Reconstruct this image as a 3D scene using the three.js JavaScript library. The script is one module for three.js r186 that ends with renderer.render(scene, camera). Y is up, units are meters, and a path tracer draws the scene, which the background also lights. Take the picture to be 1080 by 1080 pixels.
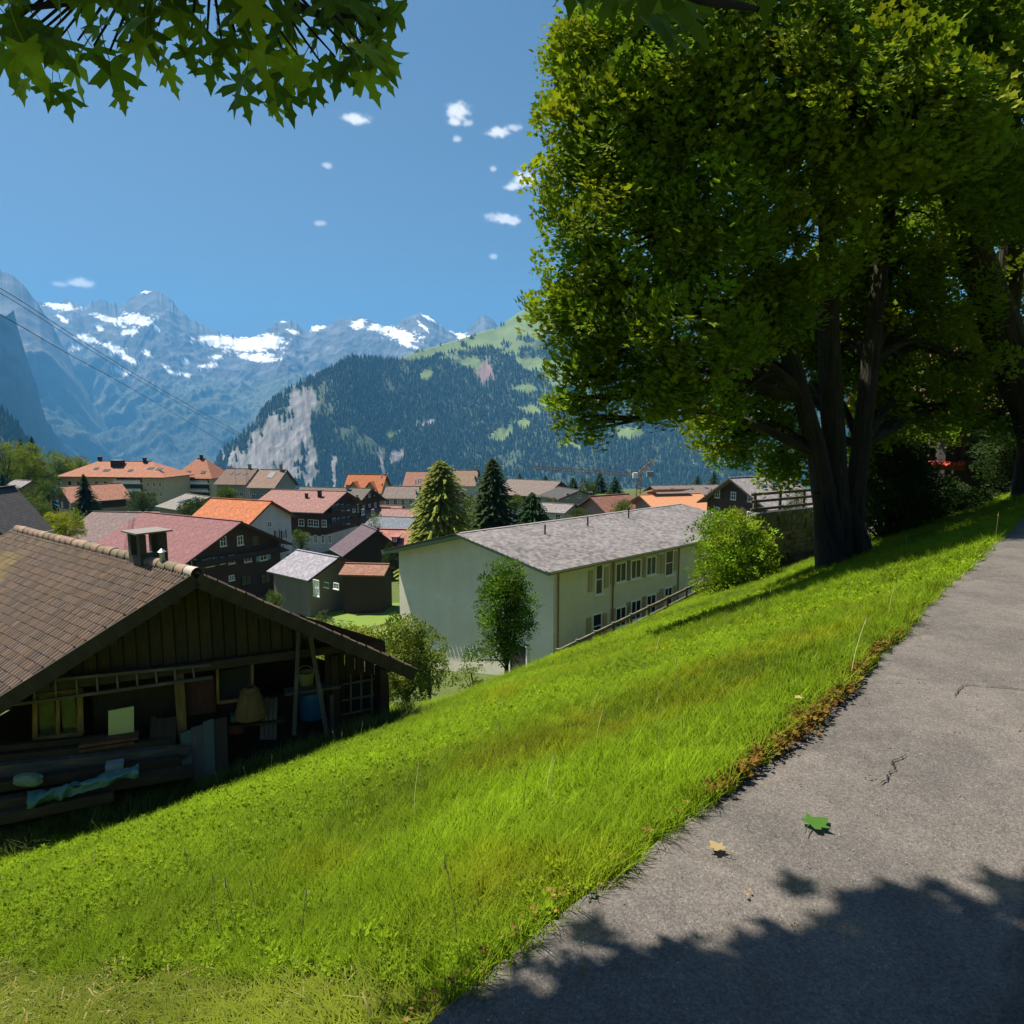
import * as THREE from 'three';
import { mergeGeometries } from 'three/addons/utils/BufferGeometryUtils.js';

// ---------------------------------------------------------------- camera, sky, sun, exposure
const scene = new THREE.Scene();
const D2R = Math.PI / 180, FOC = 710, HALF = 540, PITCH = 7.06 * D2R, EYE = 1.6;
const camera = new THREE.PerspectiveCamera(2 * Math.atan(HALF / FOC) / D2R, 1, 0.05, 60000);
camera.position.set(0, EYE, 0); camera.rotation.x = -PITCH;
const renderer = new THREE.WebGLRenderer({ antialias: true });
renderer.toneMapping = THREE.LinearToneMapping;
renderer.toneMappingExposure = 2.75;
renderer.shadowMap.enabled = true;

const SUN_AZ = -62 * D2R, SUN_EL = 62 * D2R;
const sunDir = new THREE.Vector3(Math.sin(SUN_AZ) * Math.cos(SUN_EL), Math.sin(SUN_EL), -Math.cos(SUN_AZ) * Math.cos(SUN_EL));
const sun = new THREE.DirectionalLight(new THREE.Color(1, 0.91, 0.75), 4.8);
sun.position.copy(sunDir).multiplyScalar(200); sun.castShadow = true;
Object.assign(sun.shadow.camera, { left: -120, right: 120, top: 120, bottom: -120, near: 1, far: 600 });
sun.shadow.mapSize.set(4096, 4096);
scene.add(sun, sun.target);

// random numbers and noise (seeded)
function rng(seed) { let a = seed >>> 0; return () => { a = (a + 0x6d2b79f5) | 0; let t = Math.imul(a ^ (a >>> 15), 1 | a); t = (t + Math.imul(t ^ (t >>> 7), 61 | t)) ^ t; return ((t ^ (t >>> 14)) >>> 0) / 4294967296; }; }
const hash = (x, y, z = 0) => { let h = Math.imul(x, 374761393) ^ Math.imul(y, 668265263) ^ Math.imul(z, 2147483647 ^ 0x5bd1e995); h = Math.imul(h ^ (h >>> 13), 1274126177); return ((h ^ (h >>> 16)) >>> 0) / 4294967296; };
function vnoise(x, y, z = 0) {
  const ix = Math.floor(x), iy = Math.floor(y), iz = Math.floor(z); let fx = x - ix, fy = y - iy, fz = z - iz;
  fx = fx * fx * (3 - 2 * fx); fy = fy * fy * (3 - 2 * fy); fz = fz * fz * (3 - 2 * fz);
  const L = (a, b, t) => a + (b - a) * t;
  const p = (k) => L(L(hash(ix, iy, iz + k), hash(ix + 1, iy, iz + k), fx), L(hash(ix, iy + 1, iz + k), hash(ix + 1, iy + 1, iz + k), fx), fy);
  return fz ? L(p(0), p(1), fz) : p(0);
}
function fbm(x, y, z = 0, o = 5) { let s = 0, a = 0.5, n = 0; for (let i = 0; i < o; i++) { s += a * vnoise(x, y, z); n += a; a *= 0.5; x = x * 2.03 + 17.1; y = y * 2.03 + 5.7; z *= 2.03; } return s / n; }
function ridged(x, y, z = 0, o = 5) { let s = 0, a = 0.5, n = 0; for (let i = 0; i < o; i++) { const v = 1 - Math.abs(2 * vnoise(x, y, z) - 1); s += a * v * v; n += a; a *= 0.5; x = x * 2.1 + 11.3; y = y * 2.1 + 7.9; z *= 2.1; } return s / n; }
const clamp = (x, a = 0, b = 1) => Math.min(b, Math.max(a, x)), mix = (a, b, t) => a + (b - a) * t;
const sstep = (a, b, x) => { const t = clamp((x - a) / (b - a)); return t * t * (3 - 2 * t); };
const lerpPts = (pts, x) => { if (x <= pts[0][0]) return pts[0][1]; for (let i = 1; i < pts.length; i++) if (x <= pts[i][0]) return mix(pts[i - 1][1], pts[i][1], (x - pts[i - 1][0]) / (pts[i][0] - pts[i - 1][0])); return pts[pts.length - 1][1]; };
const V = (x, y, z) => new THREE.Vector3(x, y, z);
const lin = (r, g, b) => new THREE.Color().setRGB(r, g, b);

// survey helpers: a sight line from the standing point, and the point on it at a given distance ahead
const CP = Math.cos(PITCH), SP = Math.sin(PITCH);
function sight(px, py) { const cx = (px - HALF) / FOC, cy = (HALF - py) / FOC; return V(cx, cy * CP - SP, -(CP + cy * SP)); }
function at(px, py, depth) { const d = sight(px, py); return d.multiplyScalar(depth / -d.z).add(V(0, EYE, 0)); }
function onPlane(px, py, p, n) { const d = sight(px, py), o = V(0, EYE, 0); return o.addScaledVector(d, p.clone().sub(o).dot(n) / d.dot(n)); }

// the sky: clear alpine blue, paler towards the horizon and towards the sun, and a few fair-weather puffs
{
  const W = 4096, Hh = 2048, data = new Float32Array(W * Hh * 4);
  const puffs = [[483, 119, 13, 10], [480, 128, 9, 6], [493, 130, 7, 4], [375, 126, 15, 6], [525, 140, 12, 6], [543, 135, 8, 4], [555, 190, 16, 9], [541, 197, 9, 5], [530, 231, 17, 6], [541, 234, 9, 5], [518, 228, 8, 4], [520, 271, 5, 3.5], [345, 175, 6, 3.5], [338, 236, 7, 3.5], [482, 147, 5, 4], [85, 299, 12, 5.5], [63, 300, 7, 3], [520, 179, 4, 3]].map(([px, py, rx, ry]) => {
    const d = sight(px, py).normalize(); return [Math.atan2(d.z, d.x), Math.asin(d.y), rx / 800, ry / 800];
  });
  const q = rng(91);
  for (let i = 0; i < 90; i++) {       // the same kind of puffs all round the rest of the sky
    const a = (q() * 2 - 1) * Math.PI, e = (3 + q() * q() * 45) * D2R, s = 0.006 + q() * 0.02, fx = a + Math.PI / 2;
    if (Math.abs(Math.atan2(Math.sin(fx), Math.cos(fx))) < 46 * D2R) { q(); continue; }
    puffs.push([a, e, s * 1.7, s]); if (q() < 0.6) puffs.push([a + s, e - s * 0.3, s, s * 0.7]);
  }
  const rowPuffs = [];
  for (let r = 0; r < Hh; r++) { const e = ((r + 0.5) / Hh - 0.5) * Math.PI; rowPuffs.push(puffs.filter((c) => Math.abs(e - c[1]) < c[3] * 2.2)); }
  for (let r = 0; r < Hh; r++) {
    const e = ((r + 0.5) / Hh - 0.5) * Math.PI, se = Math.max(0, Math.sin(e)), ce = Math.cos(e), near = rowPuffs[r];
    const hz = Math.exp(-se * 3.1);
    for (let c = 0; c < W; c++) {
      const a = ((c + 0.5) / W - 0.5) * 2 * Math.PI, x = Math.cos(a) * ce, z = Math.sin(a) * ce;
      const cs = x * sunDir.x + Math.sin(e) * sunDir.y + z * sunDir.z;
      const ph = 0.52 + 0.32 * cs * cs + 0.62 * Math.pow(Math.max(0, cs), 2.5), mie = 0.55 * Math.pow(Math.max(0, cs), 14) + 0.05 * Math.pow(Math.max(0, cs), 2);
      let R = mix(0.022, 0.56, hz) * ph + mie, G = mix(0.105, 0.76, hz) * ph + mie * 0.97, B = mix(0.30, 0.98, hz) * ph + mie * 0.9;
      if (near.length) {
        let k = 0;
        for (const p of near) {
          let da = a - p[0]; if (da > Math.PI) da -= 2 * Math.PI; if (da < -Math.PI) da += 2 * Math.PI; da *= ce;
          if (Math.abs(da) > p[2] * 2.2) continue;
          const dy = e - p[1], rr = (da / p[2]) ** 2 + (dy / (dy < 0 ? p[3] * 0.75 : p[3])) ** 2;
          const n = fbm(a * 190 * ce, e * 260, 3.3, 5);
          k = Math.max(k, (p[3] < 0.0051 ? 0.62 : 1) * sstep(0.05, 0.6, Math.exp(-rr * 0.7) * 1.05 - 0.85 * (1 - n) + 0.06));
        }
        k *= 0.9; R = mix(R, 1.5, k); G = mix(G, 1.45, k); B = mix(B, 1.4, k);
      }
      const i = (r * W + c) * 4; data[i] = R; data[i + 1] = G; data[i + 2] = B; data[i + 3] = 1;
    }
  }
  const sky = new THREE.DataTexture(data, W, Hh, THREE.RGBAFormat, THREE.FloatType);
  sky.mapping = THREE.EquirectangularReflectionMapping; sky.magFilter = THREE.LinearFilter; sky.needsUpdate = true;
  scene.background = sky; scene.environment = sky;
  scene.backgroundIntensity = 0.33; scene.environmentIntensity = 0.33;
}
scene.fog = new THREE.FogExp2(lin(0.13, 0.48, 1.0), 0.00006);

// ---------------------------------------------------------------- naming
const taken = new Map();
function numbered(n) { const k = taken.get(n) ?? -1; taken.set(n, k + 1); return k < 0 ? n : n + '_' + String(k + 1).padStart(3, '0'); }
function tag(o, label, category, group, kind) { o.userData = { ...o.userData, label, category }; if (group) o.userData.group = group; if (kind) o.userData.kind = kind; return o; }
function shadow(m) { m.castShadow = m.receiveShadow = true; return m; }
function thing(name, label, category, pos = V(0, 0, 0), group) { const g = new THREE.Group(); g.name = numbered(name); g.position.copy(pos); tag(g, label, category, group); scene.add(g); return g; }
function part(name, geo, mat, parent, label) { const m = shadow(new THREE.Mesh(geo, mat)); m.name = name; if (label) m.userData.label = label; parent.add(m); return m; }
function structure(name, geo, mat, label) { const m = shadow(new THREE.Mesh(geo, mat)); m.name = numbered(name); m.userData = { kind: 'structure', label }; scene.add(m); return m; }
function copies(name, geo, mat, list, parent, kind = 'stuff') {   // list of { m: Matrix4, c: Color }
  const im = shadow(new THREE.InstancedMesh(geo, mat, list.length)); im.name = name; im.userData.kind = kind;
  list.forEach((e, i) => { im.setMatrixAt(i, e.m); if (e.c) im.setColorAt(i, e.c); });
  parent.add(im); return im;
}

// ---------------------------------------------------------------- geometry helpers
function uvBox(g, s = 1) {   // uv in metres from the dominant direction of each face
  const ng = g.index ? g.toNonIndexed() : g, p = ng.attributes.position, uv = new Float32Array(p.count * 2);
  for (let i = 0; i < p.count; i += 3) {
    const a = V().fromBufferAttribute(p, i), b = V().fromBufferAttribute(p, i + 1), c = V().fromBufferAttribute(p, i + 2), n = b.clone().sub(a).cross(c.clone().sub(a));
    const ax = Math.abs(n.x), ay = Math.abs(n.y), az = Math.abs(n.z);
    [a, b, c].forEach((v, k) => { const [u, w] = ay >= ax && ay >= az ? [v.x, v.z] : ax > az ? [v.z, v.y] : [v.x, v.y]; uv[(i + k) * 2] = u / s; uv[(i + k) * 2 + 1] = w / s; });
  }
  ng.setAttribute('uv', new THREE.BufferAttribute(uv, 2)); return ng;
}
const flat = (g) => { const n = g.index ? g.toNonIndexed() : g; n.computeVertexNormals(); return n; };
const box = (w, h, d, x = 0, y = 0, z = 0, ry = 0, rx = 0, rz = 0) => { const g = new THREE.BoxGeometry(w, h, d).toNonIndexed(); if (rx) g.rotateX(rx); if (rz) g.rotateZ(rz); if (ry) g.rotateY(ry); g.translate(x, y, z); return uvBox(g); };
const merge = (list) => { list = list.map((g) => { const n = g.index ? g.toNonIndexed() : g; if (!n.attributes.uv) n.setAttribute('uv', new THREE.BufferAttribute(new Float32Array(n.attributes.position.count * 2), 2)); if (!n.attributes.normal) n.computeVertexNormals(); for (const k of Object.keys(n.attributes)) if (!['position', 'normal', 'uv', 'color'].includes(k)) n.deleteAttribute(k); return n; }); return mergeGeometries(list, false); };
function beam(a, b, w, h = w, up = V(0, 1, 0)) {   // a squared timber between two points, uv along it
  const d = b.clone().sub(a), L = d.length(); d.normalize(); const s = up.clone().cross(d); if (s.lengthSq() < 1e-6) s.set(1, 0, 0); s.normalize(); const u = d.clone().cross(s);
  const g = uvBox(new THREE.BoxGeometry(w, h, L)); g.applyMatrix4(new THREE.Matrix4().makeBasis(s, u, d).setPosition(a.clone().add(b).multiplyScalar(0.5))); return g;
}
function quadPrism(pts, n, th) {   // slab: polygon pts (top face), thickness th against n
  const pos = [], k = pts.length, lo = pts.map((p) => p.clone().addScaledVector(n, -th));
  const tri = (a, b, c) => pos.push(a.x, a.y, a.z, b.x, b.y, b.z, c.x, c.y, c.z);
  for (let i = 1; i < k - 1; i++) { tri(pts[0], pts[i], pts[i + 1]); tri(lo[0], lo[i + 1], lo[i]); }
  for (let i = 0; i < k; i++) { const j = (i + 1) % k; tri(pts[i], lo[i], lo[j]); tri(pts[i], lo[j], pts[j]); }
  const g = new THREE.BufferGeometry().setAttribute('position', new THREE.Float32BufferAttribute(pos, 3)); g.computeVertexNormals(); return uvBox(g);
}
function tube(pts, radii, sides = 8, steps = 0, rough = 0, seed = 1) {
  const curve = new THREE.CatmullRomCurve3(pts, false, 'centripetal'), n = steps || Math.max(4, (pts.length - 1) * 4), pos = [], uv = [], idx = [];
  let nrm = V(0.3, 0.1, 1), len = 0, prev = null;
  for (let i = 0; i <= n; i++) {
    const t = i / n, c = curve.getPoint(t), d = curve.getTangent(t); nrm.addScaledVector(d, -nrm.dot(d)).normalize(); const b = d.clone().cross(nrm);
    if (prev) len += c.distanceTo(prev); prev = c;
    const f = t * (radii.length - 1), k = Math.min(radii.length - 2, Math.floor(f)), r0 = mix(radii[k], radii[k + 1], f - k);
    for (let j = 0; j <= sides; j++) {
      const a = (j % sides) / sides * 2 * Math.PI, r = r0 * (1 + rough * (fbm(Math.cos(a) * 1.6 + seed, Math.sin(a) * 1.6 + seed, len * 0.9, 3) - 0.5) * 2);
      pos.push(c.x + (nrm.x * Math.cos(a) + b.x * Math.sin(a)) * r, c.y + (nrm.y * Math.cos(a) + b.y * Math.sin(a)) * r, c.z + (nrm.z * Math.cos(a) + b.z * Math.sin(a)) * r); uv.push(j / sides * Math.max(0.2, 2 * Math.PI * radii[0]), len);
    }
  }
  for (let i = 0; i < n; i++) for (let j = 0; j < sides; j++) { const a = i * (sides + 1) + j, b = a + sides + 1; idx.push(a, a + 1, b, b, a + 1, b + 1); }
  const g = new THREE.BufferGeometry(); g.setAttribute('position', new THREE.Float32BufferAttribute(pos, 3)); g.setAttribute('uv', new THREE.Float32BufferAttribute(uv, 2)); g.setIndex(idx); g.computeVertexNormals(); return g;
}

// ---------------------------------------------------------------- textures and materials
function tex(W, Hh, fn, srgb = true) {   // fn(u, v) -> [r, g, b], all tiling in 0..1
  const d = new Uint8Array(W * Hh * 4);
  for (let y = 0; y < Hh; y++) for (let x = 0; x < W; x++) { const c = fn(x / W, y / Hh, x, y), i = (y * W + x) * 4; d[i] = clamp(c[0]) * 255; d[i + 1] = clamp(c[1]) * 255; d[i + 2] = clamp(c[2]) * 255; d[i + 3] = 255; }
  const t = new THREE.DataTexture(d, W, Hh); t.wrapS = t.wrapT = THREE.RepeatWrapping; t.magFilter = THREE.LinearFilter; t.minFilter = THREE.LinearMipmapLinearFilter; if (srgb) t.colorSpace = THREE.SRGBColorSpace; t.needsUpdate = true; return t;
}
function tn(x, y, p) {   // tiling value noise, p cells
  const ix = Math.floor(x), iy = Math.floor(y); let fx = x - ix, fy = y - iy; fx = fx * fx * (3 - 2 * fx); fy = fy * fy * (3 - 2 * fy);
  const h = (a, b) => hash(((a % p[0]) + p[0]) % p[0], ((b % p[1]) + p[1]) % p[1], 7);
  return mix(mix(h(ix, iy), h(ix + 1, iy), fx), mix(h(ix, iy + 1), h(ix + 1, iy + 1), fx), fy);
}
function tf(u, v, px, py, o = 4) { let s = 0, a = 0.5, n = 0; for (let i = 0; i < o; i++) { s += a * tn(u * px + 0, v * py, [px, py]); n += a; a *= 0.55; px *= 2; py *= 2; } return s / n; }
const withRepeat = (t, x, y = x) => { const c = t.clone(); c.repeat.set(x, y); return c; };
const grainTex = tex(512, 512, (u, v) => { const g = tf(u, v, 90, 4, 3), k = tf(u, v, 8, 3, 3); const s = 0.55 + 0.45 * (0.6 * g + 0.4 * k); return [s, s, s]; });
const grainBump = tex(512, 512, (u, v) => { const s = tf(u, v, 90, 4, 3); return [s, s, s]; }, false);
const plasterTex = tex(512, 512, (u, v) => { const s = 0.82 + 0.18 * (0.5 * tf(u, v, 4, 4, 4) + 0.5 * tf(u, v, 60, 60, 3)); return [s, s, s]; });
const plasterBump = tex(256, 256, (u, v) => { const s = tf(u, v, 50, 50, 3); return [s, s, s]; }, false);
// pan-tiled roofs too far off to pick a tile: 12 columns by 10 courses to a texture
const tileH = (u, v) => { const r = (v * 10) % 1, c = (u * 12) % 1; return 0.55 * (1 - r) + 0.45 * (0.5 + 0.5 * Math.cos((c - 0.5) * 2 * Math.PI)) * 0.8; };
const tileBump = tex(512, 512, (u, v) => { const s = tileH(u, v); return [s, s, s]; }, false);
const tileTex = tex(512, 512, (u, v) => { const id = hash(Math.floor(u * 12), Math.floor(v * 10), 3), s = 0.72 + 0.2 * id + 0.1 * (tf(u, v, 6, 6, 4) - 0.5); return [s, s * (0.97 + 0.03 * id), s]; });
const barkTex = tex(512, 512, (u, v) => { const a = tf(u, v, 14, 5, 4), m = sstep(0.5, 0.68, tf(u, v, 5, 4, 4)); const s = 0.3 + 0.6 * a; return [mix(s, s * 0.75, m), mix(s * 0.93, s * 0.95, m), mix(s * 0.85, s * 0.5, m)]; });
const barkBump = tex(512, 512, (u, v) => { const s = tf(u, v, 14, 5, 4); return [s, s, s]; }, false);

function std(color, o = {}) { const m = new THREE.MeshStandardMaterial({ color, roughness: 0.85, ...o }); m.side = THREE.DoubleSide; return m; }
const wood = (r, g, b, o = {}) => std(lin(r, g, b), { map: withRepeat(grainTex, 0.9, 0.9), bumpMap: withRepeat(grainBump, 0.9, 0.9), bumpScale: 0.004, roughness: 0.82, ...o });
const plaster = (r, g, b, o = {}) => std(lin(r * 0.88, g * 0.88, b * 0.88), { map: withRepeat(plasterTex, 0.25), bumpMap: withRepeat(plasterBump, 0.6), bumpScale: 0.004, roughness: 0.92, ...o });
const tiles = (r, g, b, o = {}) => std(lin(r * 0.8, g * 0.8, b * 0.8), { map: withRepeat(tileTex, 1 / 3, 1 / 3.2), bumpMap: withRepeat(tileBump, 1 / 3, 1 / 3.2), bumpScale: 0.05, roughness: 0.85, ...o });
const plain = (r, g, b, roughness = 0.7, o = {}) => std(lin(r, g, b), { roughness, ...o });
const leafMat = (r, g, b, tr = 0.45, o = {}) => { const m = new THREE.MeshPhysicalMaterial({ color: lin(r, g, b), roughness: 0.8, transmission: tr, thickness: 0, specularIntensity: 0.12, ...o }); m.side = THREE.DoubleSide; return m; };
const glass = plain(0.02, 0.025, 0.03, 0.08), glassSky = plain(0.05, 0.06, 0.075, 0.12);
const M = {
  bark: std(lin(0.075, 0.06, 0.045), { map: withRepeat(barkTex, 1, 0.55), bumpMap: withRepeat(barkBump, 1, 0.55), bumpScale: 0.05, roughness: 0.95 }),
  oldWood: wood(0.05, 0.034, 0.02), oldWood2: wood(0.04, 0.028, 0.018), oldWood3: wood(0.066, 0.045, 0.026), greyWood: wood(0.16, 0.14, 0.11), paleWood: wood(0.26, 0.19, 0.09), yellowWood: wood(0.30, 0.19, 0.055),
  chaletWood: wood(0.085, 0.045, 0.022), chaletDark: wood(0.05, 0.03, 0.018), white: plaster(0.72, 0.72, 0.70), cream: plaster(0.62, 0.54, 0.38), beige: plaster(0.46, 0.38, 0.27), grey: plaster(0.33, 0.33, 0.32), whitePaint: plain(0.75, 0.75, 0.73, 0.5), stone: plaster(0.25, 0.23, 0.2),
  metal: plain(0.35, 0.35, 0.36, 0.4, { metalness: 0.8 }), dark: plain(0.025, 0.022, 0.02, 0.8),
};

// ---------------------------------------------------------------- terrain: level lane, meadow falling away, village bench, valley edge
const LA = 42 * D2R, LS = Math.sin(LA), LC = Math.cos(LA);     // the lane runs 42 degrees to the right of the view
const toST = (x, z) => [LS * x - LC * z, -LC * x - LS * z];      // s along the lane, t downhill from it
const fromST = (s, t) => [LS * s - LC * t, -(LC * s + LS * t)];
const EDGE = 1.2;
const bench = [[24, -13.5], [34, -15.8], [50, -18.6], [70, -20.3], [110, -21.3], [200, -22.5], [300, -24], [380, -32], [520, -120], [900, -420], [1300, -560]];
function ground(x, z) {
  const [s, t] = toST(x, z);
  if (t < -2.7) return Math.min(9, (-2.7 - t) * 0.34);
  if (t < EDGE) return -0.03;
  const tc = 10.3 + 0.25 * clamp(s - 18, 0, 14), yc = -0.46 * (tc - EDGE);
  let a = t < tc ? -0.46 * (t - EDGE) : t < 24 ? mix(yc, -13.5, (t - tc) / (24 - tc)) : lerpPts(bench, t);
  const b = t < 11.4 ? -0.46 * (t - EDGE) : t < 30 ? lerpPts([[11.4, -4.69], [14, -5.3], [19, -6.0], [24, -9], [30, -14.9]], t) : lerpPts(bench, t);
  let y = mix(b, a, sstep(8.6, 12.5, s));
  y += (fbm(x * 0.35, z * 0.35, 0, 3) - 0.5) * 0.22 * sstep(EDGE, 3.5, t) * (t > 40 ? 2 : 1);
  const far = Math.hypot(x, z); if (far > 262) y -= 0.55 * (far - 262) * sstep(262, 300, far);
  return y - 0.03;
}
{
  const axis = (lo, hi, fine, n) => { const a = []; for (let i = 0; i <= n; i++) { const k = i / n * 2 - 1; a.push(Math.sign(k) * Math.pow(Math.abs(k), 2.6) * (k < 0 ? -lo : hi) + fine * k); } return a; };
  const S = axis(-420, 620, 26, 300), T = axis(-120, 1250, 22, 320), pos = [], col = [], uv = [], idx = [];
  for (const t of T) for (const s of S) {
    const [x, z] = fromST(s + 8, t + 3), y = ground(x, z); pos.push(x, y, z); uv.push(x, z);
    const n = fbm(x * 0.09, z * 0.09, 2, 4), m = fbm(x * 0.9, z * 0.9, 5, 3); const k = (0.65 + 0.5 * n + 0.3 * (m - 0.5)) * 0.85;
    { const near = 1 + 0.5 * sstep(16, 9, toST(x, z)[1]); col.push(0.095 * k * (0.85 + 0.4 * m) * near, 0.15 * k * near, 0.015 * k); };
  }
  const w = S.length;
  for (let j = 0; j < T.length - 1; j++) for (let i = 0; i < w - 1; i++) { const a = j * w + i; idx.push(a, a + 1, a + w, a + 1, a + w + 1, a + w); }
  const g = new THREE.BufferGeometry(); g.setAttribute('position', new THREE.Float32BufferAttribute(pos, 3)); g.setAttribute('color', new THREE.Float32BufferAttribute(col, 3)); g.setAttribute('uv', new THREE.Float32BufferAttribute(uv, 2)); g.setIndex(idx); g.computeVertexNormals();
  const gt = tex(512, 512, (u, v) => { const s = 0.6 + 0.4 * (0.5 * tf(u, v, 90, 90, 3) + 0.5 * tf(u, v, 7, 7, 4)); return [s, s, s * 0.9]; });
  structure('meadow_ground', g, std(lin(1, 1, 1), { vertexColors: true, map: withRepeat(gt, 0.5), bumpMap: withRepeat(gt, 0.5), bumpScale: 0.05, roughness: 0.95 }), 'green alpine ground falling from the lane to the village');
}

// ---------------------------------------------------------------- the lane
const asphaltH = (u, v) => 0.5 * tf(u, v, 220, 220, 2) + 0.3 * tf(u, v, 60, 60, 3) + 0.2 * tf(u, v, 9, 9, 3);
const asphaltTex = (seed, tone) => tex(2048, 2048, (u, v, x, y) => {
  const big = tf(u, v, 5, 5, 4), mid = tf(u + 0.3, v, 34, 34, 3), fine = tf(u, v + 0.2, 340, 340, 2), chip = hash(x >> 2, y >> 2, seed), chip2 = hash(x >> 1, y >> 1, seed + 9);
  let s = tone * (0.66 + 0.30 * big + 0.16 * (mid - 0.5) + 0.36 * (fine - 0.5)); if (chip > 0.975) s += 0.13; if (chip2 > 0.985) s += 0.12; if (chip < 0.05) s -= 0.1; s -= 0.12 * sstep(0.6, 0.72, tf(u, v, 3, 7, 4));
  const w = 0.02 * (big - 0.5); return [s * 1.015 + w, s, s * 0.985 - w];
});
const asphaltBump = tex(1024, 1024, (u, v, x, y) => { const s = 0.6 * asphaltH(u, v) + 0.4 * hash(x >> 1, y >> 1, 5); return [s, s, s]; }, false);
const laneMat = std(lin(0.33, 0.305, 0.292), { map: withRepeat(asphaltTex(11, 0.68), 1 / 2.6), bumpMap: withRepeat(asphaltBump, 1 / 1.7), bumpScale: 0.006, roughness: 0.9 });
const patchMat = std(lin(0.27, 0.25, 0.243), { map: withRepeat(asphaltTex(23, 0.68), 1 / 2.3), bumpMap: withRepeat(asphaltBump, 1 / 1.4), bumpScale: 0.008, roughness: 0.9 });
const laneEdge = (s) => EDGE + 0.05 * (fbm(s * 0.8, 3.1, 0, 3) - 0.5) * 2 + 0.05 * (fbm(s * 3, 8.1, 0, 3) - 0.5) + 0.07 * Math.exp(-(((s - 1.0) / 1.2) ** 2)) - 0.05 * Math.exp(-(((s - 4) / 1.6) ** 2));
const seam = (s) => 0.22 + 0.03 * (fbm(s * 1.2, 1.7, 0, 3) - 0.5) * 2;
function strip(s0, s1, n, left, right, cols, y, drop) {   // a paved strip with turned-down edges
  const pos = [], uv = [], idx = [], w = cols + 3;
  for (let i = 0; i <= n; i++) {
    const s = mix(s0, s1, Math.pow(i / n, 1.6)), L = left(s), R = right(s);
    for (let j = 0; j < w; j++) {
      const k = clamp((j - 1) / cols), t = mix(L, R, k), edge = j === 0 || j === w - 1, [x, z] = fromST(s, t);
      const yy = y + 0.006 * (fbm(x * 1.3, z * 1.3, 4, 3) - 0.5) - 0.02 * Math.pow(Math.abs(2 * k - 1), 8);
      pos.push(x, edge ? y - drop : yy, z); uv.push(s, t + (edge ? 0.03 : 0));
    }
  }
  for (let i = 0; i < n; i++) for (let j = 0; j < w - 1; j++) { const a = i * w + j, b = a + w; idx.push(a, a + 1, b, a + 1, b + 1, b); }
  const g = new THREE.BufferGeometry(); g.setAttribute('position', new THREE.Float32BufferAttribute(pos, 3)); g.setAttribute('uv', new THREE.Float32BufferAttribute(uv, 2)); g.setIndex(idx); g.computeVertexNormals(); return g;
}
const lane = structure('road', strip(-14, 120, 320, laneEdge, () => -2.6, 26, 0.0, 0.09), laneMat, 'narrow grey asphalt lane running past the meadow');
part('resurfaced_strip', strip(-14, 7.5, 120, seam, () => -2.55, 18, 0.012, 0.03), patchMat, lane, 'darker resurfaced strip of asphalt along the lane');
{ // open cracks: narrow tar-dark ribbons of uneven width
  const crackMat = plain(0.012, 0.011, 0.01, 0.95);
  const crack = (pts, w, seed) => {
    const pos = [], idx = [], P = pts.map(([px, py]) => onPlane(px, py, V(0, 0.004, 0), V(0, 1, 0))), q = rng(seed), N = 40, c = new THREE.CatmullRomCurve3(P, false, 'chordal', 0.1);
    for (let i = 0; i <= N; i++) {
      const p = c.getPoint(i / N), d = c.getTangent(i / N), n = V(-d.z, 0, d.x), k = w * (0.4 + q()) * Math.min(1, Math.min(i, N - i) / 5 + 0.15); p.addScaledVector(n, (q() - 0.5) * 0.010);
      pos.push(p.x + n.x * k, 0.007, p.z + n.z * k, p.x - n.x * k, 0.007, p.z - n.z * k); if (i) { const a = i * 2 - 2; idx.push(a, a + 1, a + 2, a + 1, a + 3, a + 2); }
    }
    const g = new THREE.BufferGeometry(); g.setAttribute('position', new THREE.Float32BufferAttribute(pos, 3)); g.setIndex(idx); g.computeVertexNormals(); part('crack', g, crackMat, lane);
  };
  crack([[1006, 735], [1012, 727], [1022, 722], [1040, 724], [1062, 725], [1084, 728], [1120, 726]], 0.0042, 1);
  crack([[926, 828], [936, 822], [938, 815], [944, 811], [941, 803], [948, 800], [957, 796]], 0.0036, 2);
}

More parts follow.
